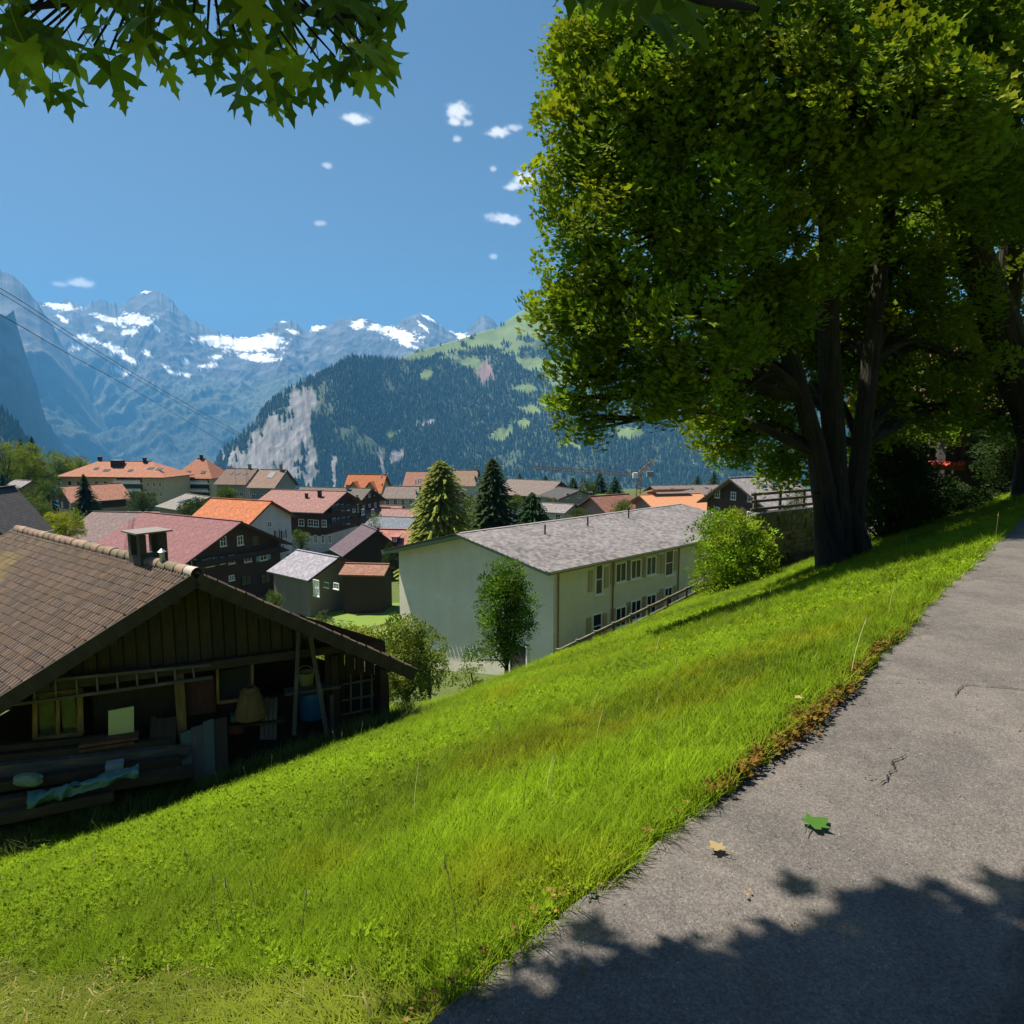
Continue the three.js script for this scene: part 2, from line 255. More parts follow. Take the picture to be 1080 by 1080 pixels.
// ---------------------------------------------------------------- mountains
const seen = (x, y, z) => { const dy = y - EYE, cz = dy * -SP - z * CP, cy = dy * CP + z * -SP; return [HALF + FOC * x / cz, HALF - FOC * cy / cz]; };
function massif(o) {
  const cr = o.crest.map(([px, py]) => { const d = sight(px, py); return [d.x / -d.z, d.y / -d.z]; });
  const b0 = cr[0][0], b1 = cr[cr.length - 1][0], pos = [], col = [], idx = [], nb = o.nb, nr = o.nr, back = 7, w = nr + back + 1;
  for (let i = 0; i <= nb; i++) {
    const b = mix(b0, b1, i / nb), e = lerpPts(cr, b), dc = o.far(b), db = o.near(b), top = EYE + e * dc, jag = o.jag * (ridged(b * o.jf, 3.7, 0, 4) - 0.42) * dc;
    for (let j = 0; j < w; j++) {
      let d, y, u;
      if (j <= nr) {
        u = j / nr; d = mix(db, dc, o.run(u)); y = mix(o.base, top, o.rise(u)) + jag * Math.pow(u, 14);
        const x = b * d, fade = Math.sin(Math.PI * Math.min(1, u * 1.04)) ** 0.7 * (1 - 0) + (o.crestRelief ?? 0) * u * (1 - sstep(0.985, 1, u));
        y += o.relief * (ridged(x * o.rf + 4 * vnoise(x * o.rf * 0.4, d * o.rf * 0.3), d * o.rf * 0.5, 0, 6) - 0.45) * fade + (o.rib ?? 0) * (ridged(x * o.rf * 5, d * o.rf * 3.5, 1.5, 5) - 0.4) * fade;
      } else { u = 1; const k = (j - nr) / back; d = dc + k * 0.22 * dc; y = mix(top + jag, o.base, k * k * 0.5 + 0.5 * k); }
      pos.push(b * d, y, -d);
    }
  }
  for (let i = 0; i < nb; i++) for (let j = 0; j < w - 1; j++) { const a = i * w + j, c = a + w; idx.push(a, c, a + 1, c, c + 1, a + 1); }
  const g = new THREE.BufferGeometry(); g.setAttribute('position', new THREE.Float32BufferAttribute(pos, 3)); g.setIndex(idx); g.computeVertexNormals();
  const n = g.attributes.normal;
  for (let k = 0; k < pos.length / 3; k++) { const x = pos[k * 3], y = pos[k * 3 + 1], z = pos[k * 3 + 2], [px, py] = seen(x, y, z); col.push(...o.tint(px, py, x, y, z, n.getY(k), (k % w) / nr)); }
  g.setAttribute('color', new THREE.Float32BufferAttribute(col, 3));
  structure(o.name, g, std(lin(1, 1, 1), { vertexColors: true, roughness: 0.95, flatShading: !!o.crags }), o.label);
  return { g, w, nr, nb, pos, normal: n };
}
const inBlob = (px, py, list, wob) => { let k = -1.5; for (const [cx, cy, rx, ry, a = 0] of list) { const dx = px - cx, dy = py - cy, u = dx * Math.cos(a) + dy * Math.sin(a), v = -dx * Math.sin(a) + dy * Math.cos(a); k = Math.max(k, 1.25 - Math.hypot(u / rx, v / ry)); } return k + wob; };
const snowFields = [[62, 323, 17, 3.5, 0.1], [67, 337, 6, 2.2, 0.6], [111, 336, 14, 3.2, 0.3], [142, 338, 20, 7], [136, 350, 9, 3], [92, 358, 12, 4, 0.3], [79, 367, 7, 3], [122, 369, 14, 5, 0.4], [136, 379, 9, 3, 0.4], [60, 383, 9, 3, 0.3], [57, 361, 7, 2.2, 0.3], [128, 392, 9, 2.5, 0.4], [155, 373, 5, 2.4, 0.5], [178, 390, 8, 2, 0.7], [194, 395, 9, 2, 0.2], [196, 381, 4, 2.5], [239, 359, 34, 5.5, 0.02], [267, 363, 30, 9], [272, 377, 20, 4.5], [230, 377, 7, 2.5], [219, 386, 11, 2.5, -0.2], [296, 338, 6, 2], [333, 343, 9, 5], [378, 341, 8, 5], [395, 345, 8, 4], [422, 353, 19, 6, 0.2], [428, 362, 14, 3.5, 0.5], [446, 344, 9, 1.8, 0.8], [452, 335, 9, 2, 0.5], [486, 353, 10, 3.5, 0.4], [284, 358, 12, 6], [150, 307, 8, 2, 0.1], [310, 350, 6, 2.5, 0.4], [410, 346, 7, 2.5, 0.2], [104, 346, 5, 2, 0.6], [165, 345, 5, 1.8, 0.8], [72, 480, 0.1, 0.1]];
const rockTint = (x, y, z) => { const n = fbm(x * 0.004, y * 0.012, z * 0.004, 5), s = 0.15 + 2.3 * n * n; return [0.10 * s, 0.10 * s, 0.10 * s]; };
massif({
  name: 'snow_mountains', label: 'distant rocky peaks with snowfields and glacier', crestRelief: 0.12, crags: true, nb: 760, nr: 260, base: -900, jag: 0.010, jf: 95, relief: 800, rf: 1 / 1700, rib: 190,
  crest: [[-80, 330], [30, 322], [45, 319], [60, 320], [75, 317], [82, 321], [88, 325], [97, 318], [106, 316], [116, 319], [125, 323], [133, 317], [141, 311], [150, 306], [158, 304], [168, 307], [178, 313], [190, 328], [203, 338], [215, 345], [228, 350], [240, 354], [258, 357], [272, 356], [280, 350], [288, 342], [298, 337], [310, 339], [318, 346], [325, 349], [333, 342], [341, 345], [350, 343], [358, 337], [366, 335], [378, 337], [392, 339], [405, 344], [415, 343], [424, 338], [434, 334], [446, 331], [456, 336], [466, 345], [478, 351], [489, 352], [499, 342], [506, 335], [511, 331], [517, 335], [524, 342], [545, 356], [620, 360], [760, 372], [940, 390], [1130, 400]],
  far: (b) => 12800 - 1200 * b, near: () => 6200, run: (u) => u, rise: (u) => Math.pow(u, 1.55),
  tint: (px, py, x, y, z, ny) => {
    const wob = (fbm(px * 0.16 + py * 0.1, py * 0.42, 1, 4) - 0.5) * 1.5 + (ridged(px * 0.45 - py * 0.3, py * 0.9, 2, 4) - 0.5) * 1.0 + 0.06, snow = sstep(0.3, 0.42, inBlob(px, py, snowFields, wob)) * sstep(0.15, 0.3, ny + 0.1);
    const green = sstep(385, 425, py + 46 * (fbm(px * 0.03, py * 0.06, 9, 4) - 0.5)), wood = sstep(418, 455, py + 60 * (fbm(px * 0.02, py * 0.05, 4, 4) - 0.5));
    let c = rockTint(x, y, z); const pale = sstep(0.62, 0.75, fbm(x * 0.003, y * 0.004, z * 0.003 + 9, 5));
    c = [mix(c[0], 0.06, green * 0.8), mix(c[1], 0.085, green * 0.8), mix(c[2], 0.035, green * 0.8)];
    c = [mix(c[0], 0.014, wood * 0.85), mix(c[1], 0.028, wood * 0.85), mix(c[2], 0.018, wood * 0.85)];
    c = c.map((v, i) => mix(v, [0.17, 0.165, 0.16][i], pale * 0.5 * (1 - snow)));
    return c.map((v, i) => mix(v, [0.86, 0.87, 0.88][i], snow));
  },
});
massif({
  name: 'flank_mountain', label: 'hazy mountain flank rising at the far left', crags: true, nb: 260, nr: 170, base: -900, jag: 0.009, jf: 70, relief: 560, rf: 1 / 1200, rib: 90,
  crest: [[-260, 200], [-120, 252], [-50, 268], [0, 284], [9, 287], [16, 291], [24, 299], [31, 309], [40, 318], [52, 338], [70, 372], [95, 420], [125, 470], [150, 500]],
  far: () => 9400, near: () => 5400, run: (u) => u, rise: (u) => Math.pow(u, 1.5),
  tint: (px, py, x, y, z) => { const c = rockTint(x, y, z), g = sstep(370, 440, py + 50 * (fbm(px * 0.03, py * 0.05, 2, 3) - 0.5)); return [mix(c[0], 0.03, g), mix(c[1], 0.045, g), mix(c[2], 0.02, g)]; },
});
massif({
  name: 'valley_wall_mountain', label: 'dark steep valley wall at the left edge', crags: true, nb: 240, nr: 180, base: -900, jag: 0.012, jf: 80, relief: 330, rf: 1 / 700, rib: 60,
  crest: [[-260, 180], [-110, 250], [-40, 298], [-8, 318], [0, 331], [5, 334], [9, 331], [14, 328], [17, 338], [22, 356], [30, 384], [38, 406], [44, 428], [50, 446], [62, 462], [78, 474], [93, 486], [120, 505]],
  far: (b) => 4300 + 3400 * sstep(-0.82, -0.56, b), near: (b) => 3000 + 3000 * sstep(-0.82, -0.56, b), run: (u) => u, rise: (u) => Math.pow(u, 1.3),
  tint: (px, py, x, y, z) => { const c = rockTint(x, y, z), g = sstep(370, 440, py + 50 * (fbm(px * 0.03, py * 0.05, 2, 3) - 0.5)); return [mix(c[0], 0.03, g), mix(c[1], 0.045, g), mix(c[2], 0.02, g)]; },
});
const isMeadow = (px, py) => inBlob(px, py, [[560, 340, 70, 20, -0.42], [520, 355, 46, 11, -0.35], [500, 385, 12, 6, 0.3], [570, 385, 24, 8, 0.1], [600, 400, 30, 9, 0.2], [470, 366, 22, 6, -0.2], [440, 375, 18, 4, -0.1], [449, 396, 6, 8, 0.5], [552, 411, 20, 5, 0.1], [575, 425, 10, 7], [532, 455, 16, 7, -0.5], [553, 448, 9, 6], [560, 432, 12, 6], [415, 458, 12, 4, -0.4], [620, 420, 20, 6], [660, 455, 16, 7], [700, 430, 18, 6], [770, 400, 40, 7, -0.2], [800, 440, 16, 6], [600, 470, 12, 4]], (fbm(px * 0.09, py * 0.14, 6, 4) - 0.5) * 1.5);
const isCliff = (px, py) => inBlob(px, py, [[300, 470, 24, 34, 0.45], [272, 496, 30, 18, 0.3], [316, 432, 14, 26, 0.3], [315, 440, 13, 28, 0.28], [297, 460, 15, 30, 0.35], [278, 482, 16, 26, 0.4], [262, 498, 18, 14, 0.4], [305, 495, 13, 22, 0.1], [326, 498, 7, 20], [352, 497, 5, 18], [402, 482, 2.6, 14, -0.1], [286, 448, 6, 16, 0.6], [512, 392, 8, 12, -0.2], [416, 480, 8, 7, 0.3], [450, 445, 10, 4, -0.2]], (fbm(px * 0.13, py * 0.05, 3, 5) - 0.5) * 1.6 + (fbm(px * 0.55, py * 0.12, 8, 4) - 0.5) * 1.6);
const hill = massif({
  name: 'forested_mountain', label: 'forested mountain with grey cliff and high pastures across the valley', nb: 560, nr: 190, base: -700, jag: 0.003, jf: 70, relief: 150, rf: 1 / 620, rib: 32,
  crest: [[196, 540], [215, 515], [232, 478], [246, 466], [258, 455], [268, 446], [280, 428], [292, 418], [302, 411], [316, 403], [330, 397], [345, 391], [358, 382], [370, 375], [380, 377], [392, 376], [405, 379], [420, 379], [432, 374], [445, 369], [458, 366], [470, 362], [485, 358], [500, 353], [512, 349], [525, 345], [536, 338], [546, 331], [556, 325], [590, 308], [650, 300], [760, 318], [900, 350], [1000, 365], [1150, 380]],
  far: (b) => 3500 + 1500 * sstep(-0.42, 0.1, b), near: (b) => 1900 + 500 * sstep(-0.5, -0.2, -b), run: (u) => u, rise: (u) => Math.pow(u, 1.12),
  tint: (px, py, x, y, z, ny) => {
    const md = sstep(0.2, 0.45, isMeadow(px, py)), cl = sstep(0.15, 0.5, isCliff(px, py)), n = fbm(x * 0.01, y * 0.01, z * 0.01, 4), st = fbm(px * 0.5, py * 0.08, 5, 4);
    let c = [0.02 + 0.014 * n, 0.036 + 0.022 * n, 0.016];
    c = c.map((v, i) => mix(v, [0.10, 0.145, 0.032][i] * (0.7 + 0.6 * n), md));
    const red = px > 495 && px < 530 ? 1 : 0, r = 0.15 + 1.6 * st;
    return c.map((v, i) => mix(v, [mix(0.15, 0.17, red), mix(0.145, 0.11, red), mix(0.145, 0.10, red)][i] * r, cl));
  },
});
const spur = massif({
  name: 'wooded_spur', label: 'low wooded spur at the left edge', nb: 60, nr: 60, base: -700, jag: 0.004, jf: 90, relief: 60, rf: 1 / 300, rib: 10,
  crest: [[-260, 390], [-90, 412], [-20, 426], [0, 431], [12, 440], [24, 454], [34, 470], [50, 500]],
  far: () => 2300, near: () => 1500, run: (u) => u, rise: (u) => Math.pow(u, 1.2), tint: (px, py, x, y, z) => { const n = fbm(x * 0.02, y * 0.02, z * 0.02, 3); return [0.012 + 0.012 * n, 0.024 + 0.016 * n, 0.012]; },
});
{ // the conifer woods across the valley: a mass of trees, one object
  const cone = (() => { const a = new THREE.ConeGeometry(0.36, 0.72, 5, 1, true); a.translate(0, 0.36, 0); const b = new THREE.ConeGeometry(0.24, 0.6, 5, 1, true); b.translate(0, 0.7, 0); b.rotateY(0.6); return merge([a, b]); })();
  const q = rng(5), list = [], m = new THREE.Matrix4(), quat = new THREE.Quaternion();
  for (const [src, most] of [[hill, 60000], [spur, 64000]]) { let tries = 0; const { pos, w, nr, nb } = src;
  while (list.length < most && tries++ < 260000) {
    const i = Math.floor(q() * nb), j = Math.floor(nr * (0.2 + 0.8 * q())), a = (i * w + j) * 3, c = ((i + 1) * w + Math.min(nr, j + 1)) * 3, k = q(), l = q();
    const x = mix(pos[a], pos[c], k), z = mix(pos[a + 2], pos[c + 2], l), y = mix(pos[a + 1], pos[c + 1], (k + l) / 2), [px, py] = seen(x, y, z);
    if (py > 515 || isMeadow(px, py) > 0.12 + 0.4 * q() || isCliff(px, py) > 0.0 + 0.3 * q()) continue;
    if (fbm(x * 0.006, z * 0.006, 8, 3) < 0.2 + 0.25 * q()) continue;
    const h = 15 + 17 * q(), wd = h * (0.5 + 0.25 * q()); quat.setFromAxisAngle(V(0, 1, 0), q() * 6.3);
    const t = 0.8 + 0.4 * q(); list.push({ m: m.clone().compose(V(x, y - 2, z), quat, V(wd, h, wd)), c: lin(0.02 * t, 0.046 * t, 0.012 * t) });
  } }
  const o = copies('conifer_forest', cone, std(lin(1, 1, 1), { roughness: 0.95 }), list, scene); o.userData = { kind: 'stuff', label: 'dark conifer forest covering the mountainside across the valley', category: 'forest' };
}

{ // the mown lawn between the shed and the long building
  const pos = [], idx = [], n = 24, a = at(352, 640, 74), b = at(428, 632, 66); for (let i = 0; i <= n; i++) for (let j = 0; j <= n; j++) { const x = mix(a.x - 4, b.x + 4, i / n), z = mix(-56, -82, j / n); pos.push(x, ground(x, z) + 0.06, z); } for (let i = 0; i < n; i++) for (let j = 0; j < n; j++) { const k = i * (n + 1) + j; idx.push(k, k + n + 1, k + 1, k + 1, k + n + 1, k + n + 2); }
  const g = new THREE.BufferGeometry(); g.setAttribute('position', new THREE.Float32BufferAttribute(pos, 3)); g.setIndex(idx); g.computeVertexNormals(); structure('lawn', g, plain(0.095, 0.155, 0.014, 0.95), 'bright mown lawn left of the long building');
}

// ---------------------------------------------------------------- windows and houses
const winCache = new Map();
function windowGeo(w, h, bars, f) {
  const k = [w, h, bars, f].join(); if (winCache.has(k)) return winCache.get(k);
  const d = 0.09, list = [box(w, f, d, 0, h / 2 - f / 2, 0), box(w, f, d, 0, -h / 2 + f / 2, 0), box(f, h - 2 * f, d, -w / 2 + f / 2, 0, 0), box(f, h - 2 * f, d, w / 2 - f / 2, 0, 0)];
  for (let i = 1; i <= bars[0]; i++) list.push(box(f * 0.7, h - 2 * f, d * 0.7, -w / 2 + w * i / (bars[0] + 1), 0, 0));
  for (let i = 1; i <= bars[1]; i++) list.push(box(w - 2 * f, f * 0.6, d * 0.6, 0, -h / 2 + h * i / (bars[1] + 1), 0.004));
  const r = [merge(list), box(w - f, h - f, 0.03, 0, 0, -0.02), box(w + 0.16, 0.06, 0.16, 0, -h / 2 - 0.03, 0.05)]; winCache.set(k, r); return r;
}
const shutGeo = new Map();
function addWindow(house, face, u, v, w, h, o = {}) {
  const { frame = M.whitePaint, pane = glass, bars = [1, 1], f = 0.09, shutters = null, sill = true } = o, [fg, pg, sg] = windowGeo(w, h, bars, f);
  const win = part('window', fg, frame, house);
  const h2 = house.userData.half, ln = house.userData.len;
  if (face === 'front') win.position.set(u, v, 0.05); else if (face === 'left') { win.position.set(-h2[0] - 0.05, v, u); win.rotation.y = -Math.PI / 2; } else if (face === 'right') { win.position.set(h2[1] + 0.05, v, u); win.rotation.y = Math.PI / 2; } else { win.position.set(u, v, -ln - 0.05); win.rotation.y = Math.PI; }
  part('pane', pg, pane, win);
  if (sill) part('sill', sg, frame, win);
  if (shutters) for (const s of [-1, 1]) { const k = [w, h].join(); if (!shutGeo.has(k)) shutGeo.set(k, box(w * 0.48, h, 0.05)); const m = part('shutter', shutGeo.get(k), shutters, win); m.position.set(s * (w * 0.5 + w * 0.26), 0, 0.0); }
  return win;
}
function house(o) {   // local axes: z towards the front gable, x to its right, y up; the origin under the front apex
  const A = at(...o.apex), az = o.az * D2R, base = o.base ?? ground(A.x, A.z), Hh = A.y - base, [hl, hr] = o.hw, over = o.over ?? 0.9, g = thing(o.name ?? 'chalet', o.label, o.category ?? 'house', V(A.x, base, A.z), o.group);
  // the apex is given at the verge: step back by the overhang
  g.position.x += Math.sin(az) * over; g.position.z -= Math.cos(az) * over;
  g.rotation.y = -az; g.userData.half = o.hw; g.userData.len = o.len;
  const th = o.th ?? 0.22, tanL = o.rise / hl, tanR = (o.riseR ?? o.rise) / hr, eo = o.eave ?? over, top = Hh - th * 1.1;
  const yl = top - o.rise, yr = top - (o.riseR ?? o.rise), L = o.len;
  const shape = new THREE.Shape([[-hl, -2.5], [hr, -2.5], [hr, yr], [0, top], [-hl, yl]].map((p) => new THREE.Vector2(...p)));
  const wall = new THREE.ExtrudeGeometry(shape, { depth: L, bevelEnabled: false }); wall.translate(0, 0, -L);
  part('wall', flat(uvBox(wall)), o.wall, g);
  if (o.lower) part('ground_floor_wall', merge([box(hl + hr + 0.06, o.lower + 2.5, L + 0.06, (hr - hl) / 2, (o.lower - 2.5) / 2, -L / 2)]), o.lowerMat ?? M.white, g);
  for (const s of [-1, 1]) {
    const hw = s < 0 ? hl : hr, tan = s < 0 ? tanL : tanR, e = hw + eo, sl = Math.hypot(1, tan), pos = [], uv = [], zf = over, zb = -L - over, ye = Hh - tan * e, n = [s * tan / sl, 1 / sl];
    const corner = (x, z, dn) => [s * x - (dn ? n[0] * th : 0), (Hh - tan * x) - (dn ? n[1] * th : 0), z];
    const P = [corner(0, zf), corner(e, zf), corner(e, zb), corner(0, zb), corner(0, zf, 1), corner(e, zf, 1), corner(e, zb, 1), corner(0, zb, 1)], UV = [[zf, 0], [zf, -e * sl], [zb, -e * sl], [zb, 0]];
    const face = (a, b, c, d, top) => { for (const k of [a, b, c, a, c, d]) { pos.push(...P[k]); uv.push(...(top ? UV[k % 4] : [P[k][2] + P[k][0], P[k][1]])); } };
    face(0, 1, 2, 3, true); face(4, 7, 6, 5); face(0, 4, 5, 1); face(1, 5, 6, 2); face(2, 6, 7, 3);
    if (s < 0) { for (let i = 0; i < pos.length; i += 9) { for (let k = 0; k < 3; k++) [pos[i + k], pos[i + 6 + k]] = [pos[i + 6 + k], pos[i + k]]; const j = i / 9 * 6; for (let k = 0; k < 2; k++) [uv[j + k], uv[j + 4 + k]] = [uv[j + 4 + k], uv[j + k]]; } }
    const rg = new THREE.BufferGeometry(); rg.setAttribute('position', new THREE.Float32BufferAttribute(pos, 3)); rg.setAttribute('uv', new THREE.Float32BufferAttribute(uv, 2)); rg.computeVertexNormals();
    const r = part('roof', rg, o.roof, g);
    part('verge_board', beam(V(0, Hh - th * 0.7, zf + 0.03), V(s * e, ye - th * 0.7, zf + 0.03), 0.05, 0.2), o.verge ?? M.chaletDark, r);
    if (o.gutter !== false) part('gutter', beam(V(s * (e + 0.05), ye - 0.08, zf), V(s * (e + 0.05), ye - 0.08, zb), 0.12, 0.1), M.metal, r);
  }
  if (o.ridgeCap !== false) part('ridge_cap', beam(V(0, Hh + 0.03, over), V(0, Hh + 0.03, -L - over), 0.34, 0.1), o.roof, g);
  for (const [x, z, w = 0.7, h = 1.5, mat = M.grey] of o.chimneys ?? []) {
    const y = Hh - (x < 0 ? tanL : tanR) * Math.abs(x), c = part('chimney', box(w, h + 0.6, w, 0, 0, 0), mat, g); c.position.set(x, y + h / 2 - 0.3, z); part('cap', box(w * 1.35, 0.1, w * 1.35, 0, h / 2 + 0.35, 0), M.dark, c);
  }
  for (const [x, z, w = 1.1, h = 0.9] of o.skylights ?? []) { const tan = x < 0 ? tanL : tanR, s = part('skylight', box(w, 0.08, h), glassSky, g); s.position.set(x, Hh - tan * Math.abs(x) + 0.08, z); s.rotation.z = x < 0 ? Math.atan(tan) : -Math.atan(tan); }
  g.updateMatrixWorld(true);
  const rot = new THREE.Matrix4().extractRotation(g.matrixWorld);
  const faceOf = (face) => { const n = { front: V(0, 0, 1), left: V(-1, 0, 0), right: V(1, 0, 0) }[face].applyMatrix4(rot), p = { front: V(0, 0, 0), left: V(-hl, 0, 0), right: V(hr, 0, 0) }[face].applyMatrix4(g.matrixWorld); return [p, n]; };
  for (const [face, px, py, w, h, wo] of o.windows ?? []) { const [p, n] = faceOf(face), q = g.worldToLocal(onPlane(px, py, p, n)); addWindow(g, face, face === 'front' ? q.x : q.z, q.y, w, h, { ...(o.win ?? {}), ...(wo ?? {}) }); }
  for (const [face, us, vs, w, h, wo] of o.rows ?? []) for (const v of vs) if (face === 'front' || v + h / 2 < (face === 'left' ? yl : yr) - 0.1) for (const u of us) addWindow(g, face, u, v, w, h, { ...(o.win ?? {}), ...(wo ?? {}) });
  for (const [face, v, u0, u1, d = 1.1, mat = M.chaletWood] of o.balconies ?? []) { if (face !== 'front' && v > (face === 'left' ? yl : yr) - 1.6) continue;
    const w = u1 - u0, b = part('balcony', merge([box(w, 0.14, d, 0, 0, d / 2)]), mat, g), rail = [box(w, 0.09, 0.09, 0, 0.95, d - 0.05), box(w, 0.62, 0.05, 0, 0.42, d - 0.06)]; for (const s of [-1, 1]) rail.push(box(0.09, 1, 0.09, s * (w / 2 - 0.05), 0.5, d - 0.05), box(0.05, 0.62, d - 0.1, s * (w / 2 - 0.03), 0.42, d / 2));
    part('railing', merge(rail), mat, b);
    if (face === 'front') b.position.set((u0 + u1) / 2, v, 0); else if (face === 'left') { b.position.set(-hl, v, (u0 + u1) / 2); b.rotation.y = -Math.PI / 2; } else { b.position.set(hr, v, (u0 + u1) / 2); b.rotation.y = Math.PI / 2; }
  }
  o.after?.(g, Hh);
  return g;
}
const range = (a, b, n) => Array.from({ length: n }, (_, i) => n === 1 ? (a + b) / 2 : mix(a, b, i / (n - 1)));

const R = { pink: tiles(0.25, 0.088, 0.095), orange: tiles(0.56, 0.155, 0.035), terracotta: tiles(0.45, 0.17, 0.085), mauve: tiles(0.20, 0.135, 0.13), dusty: tiles(0.33, 0.155, 0.135), brown: tiles(0.17, 0.10, 0.075), slate: tiles(0.055, 0.055, 0.062), olive: tiles(0.12, 0.105, 0.08), grey: tiles(0.27, 0.25, 0.25), pale: tiles(0.34, 0.34, 0.40), blue: tiles(0.16, 0.2, 0.25), rust: tiles(0.33, 0.15, 0.09), greyBrown: tiles(0.21, 0.165, 0.145), tan: tiles(0.30, 0.20, 0.13) };
const chaletWall2 = wood(0.075, 0.037, 0.018), greenShut = plain(0.05, 0.11, 0.07, 0.6), shutDark = plain(0.03, 0.03, 0.035, 0.6), shutBlue = plain(0.16, 0.3, 0.36, 0.6), mint = plaster(0.50, 0.60, 0.55), yellowWall = plaster(0.60, 0.44, 0.2), pinkWall = plaster(0.5, 0.3, 0.26);

// chalets and houses of the village, nearest first
house({ label: 'dark brown chalet with broad rose-pink tiled roof behind the barn', apex: [255, 550, 85], az: -61, len: 18, hw: [7.2, 7.0], rise: 3.5, base: -19.8, wall: chaletWall2, roof: R.pink, over: 1.2,
  windows: [['front', 235, 571, 0.9, 1.25], ['front', 253, 570, 0.9, 1.25], ['front', 269, 570, 0.85, 1.1, { frame: M.paleWood }], ['front', 202, 596, 1.2, 1.3], ['front', 221, 593, 1.1, 1.1, { shutters: shutBlue }], ['front', 234, 591, 0.7, 0.9], ['front', 244, 590, 0.9, 1.15], ['front', 261, 588, 1.1, 1.2], ['front', 277.5, 586.5, 1.2, 1.15, { shutters: shutBlue }], ['front', 244, 609.5, 0.8, 0.7], ['front', 260, 612, 1.6, 1.4, { frame: M.chaletDark }], ['front', 280, 610, 1.6, 1.4, { frame: M.chaletDark }]],
  balconies: [['front', 4.7, -6.5, 6.6, 0.7, M.chaletDark]] });
house({ label: 'low wide house with mauve-brown roof left of the pink-roofed chalet', apex: [166, 541, 108], az: -80, len: 9.5, hw: [7.5, 6], rise: 3.4, base: -21, wall: M.chaletDark, roof: R.mauve, over: 1.2 });
house({ name: 'white_house', label: 'white gabled house with bright orange tiled roof', apex: [287, 528.5, 100], az: -68, len: 10.5, hw: [4.3, 4.8], rise: 2.5, base: -20.8, wall: M.white, roof: R.orange, over: 0.7,
  windows: [['front', 284, 553, 0.9, 0.8], ['front', 292, 563.5, 0.6, 1.3, { shutters: shutDark }], ['front', 299, 563.5, 0.6, 1.3, { shutters: shutDark }], ['front', 294, 590, 0.7, 1.5, { frame: shutBlue }], ['front', 304, 589, 0.7, 1.5, { frame: shutBlue }], ['front', 298, 578, 0.8, 1.1]],
  after: (g) => part('porch_roof', box(3.2, 0.15, 1.6, 0.6, 4.1, 0.85, 0, 0.25), R.slate, g) });
house({ label: 'large brown chalet with dusty pink roof and white ground floor', apex: [366, 518.5, 130], az: -74, len: 14, hw: [7.4, 6.4], rise: 2.6, base: -21.6, lower: 3.4, wall: chaletWall2, roof: R.dusty, over: 1.4, chimneys: [[-2.6, -3, 0.6, 1.2, M.dark], [-3.2, -5.5, 0.45, 0.8, M.dark]],
  windows: [['left', 318, 551, 1.2, 1.3], ['left', 328, 551.5, 1.2, 1.3], ['left', 333.5, 552, 1.1, 1.3], ['left', 342, 552, 1.0, 1.3], ['left', 325, 568.5, 0.7, 1.5, { pane: glassSky }], ['left', 333, 568.5, 0.7, 1.5], ['left', 341, 568.5, 0.7, 1.5], ['left', 348, 568.5, 0.7, 1.5, { pane: glassSky }],
    ['front', 351.5, 536, 1.0, 1.3], ['front', 356, 535, 1, 1.3], ['front', 361, 535, 1, 1.3], ['front', 367, 535, 1, 1.3], ['front', 352, 550, 1, 1.4], ['front', 357, 550, 1, 1.4], ['front', 362, 549, 1, 1.4], ['front', 367, 549, 1, 1.4], ['front', 373, 537, 1.1, 1.2], ['front', 382.5, 540, 1.1, 1.2], ['front', 393, 540, 1.1, 1.2]],
  balconies: [['front', 4.9, -7, 3, 1.2, M.chaletDark], ['front', 7.6, -5, 4, 1.0, M.chaletDark]] });
house({ label: 'dark chalet with olive roof half hidden behind the large chalet', apex: [392, 515, 152], az: -76, len: 15, hw: [7, 7], rise: 3.0, wall: M.chaletDark, roof: R.olive, over: 1.4, chimneys: [[-1, -4, 0.6, 1.1]], rows: [['front', range(-4.5, 4.5, 4), [5.4, 8.2], 1, 1.2]] });
house({ name: 'orange_roofed_guesthouse', label: 'yellow guesthouse with steep bright orange gabled roof', apex: [408, 500.5, 215], az: -82, len: 11.5, hw: [5, 5], rise: 4.8, wall: yellowWall, roof: R.orange, over: 0.7, rows: [['left', range(-10, -1.5, 4), [3.2, 6, 8.6], 0.9, 1.4], ['front', range(-3, 3, 3), [3.2, 6, 8.8], 0.9, 1.4]],
  after: (g, H) => { for (const z of [-3, -8.4]) { const w = part('cross_gable', quadPrism([V(-5.5, H - 5, z - 1.9), V(-5.5, H - 5, z + 1.9), V(-5.5, H - 2.2, z)], V(-1, 0, 0), 3.4), yellowWall, g); for (const s of [-1, 1]) part('gable_roof', quadPrism([V(-6, H - 1.9, z), V(-1.0, H - 1.9, z), V(-3.5, H - 5, z + s * 2.5), V(-6, H - 5, z + s * 2.5)], V(0, 0.7, s * 0.7).normalize(), 0.18), R.orange, w); } } });
house({ name: 'white_hotel', label: 'pale mint hotel with arched gables below a red-brown roof', category: 'hotel', apex: [443, 513, 185], az: -84, len: 8.5, hw: [4.6, 5], rise: 2.6, wall: mint, roof: R.greyBrown, over: 0.5, rows: [['left', range(-7.4, -1, 4), [3.6, 6.4, 9.0], 1.0, 1.5, { shutters: null }], ['front', range(-2.8, 2.8, 3), [3.6, 6.4, 9], 1.0, 1.5]], balconies: [['left', 5.0, -7.8, -0.8, 0.9, M.whitePaint], ['left', 7.9, -7.8, -0.8, 0.9, M.whitePaint]] });
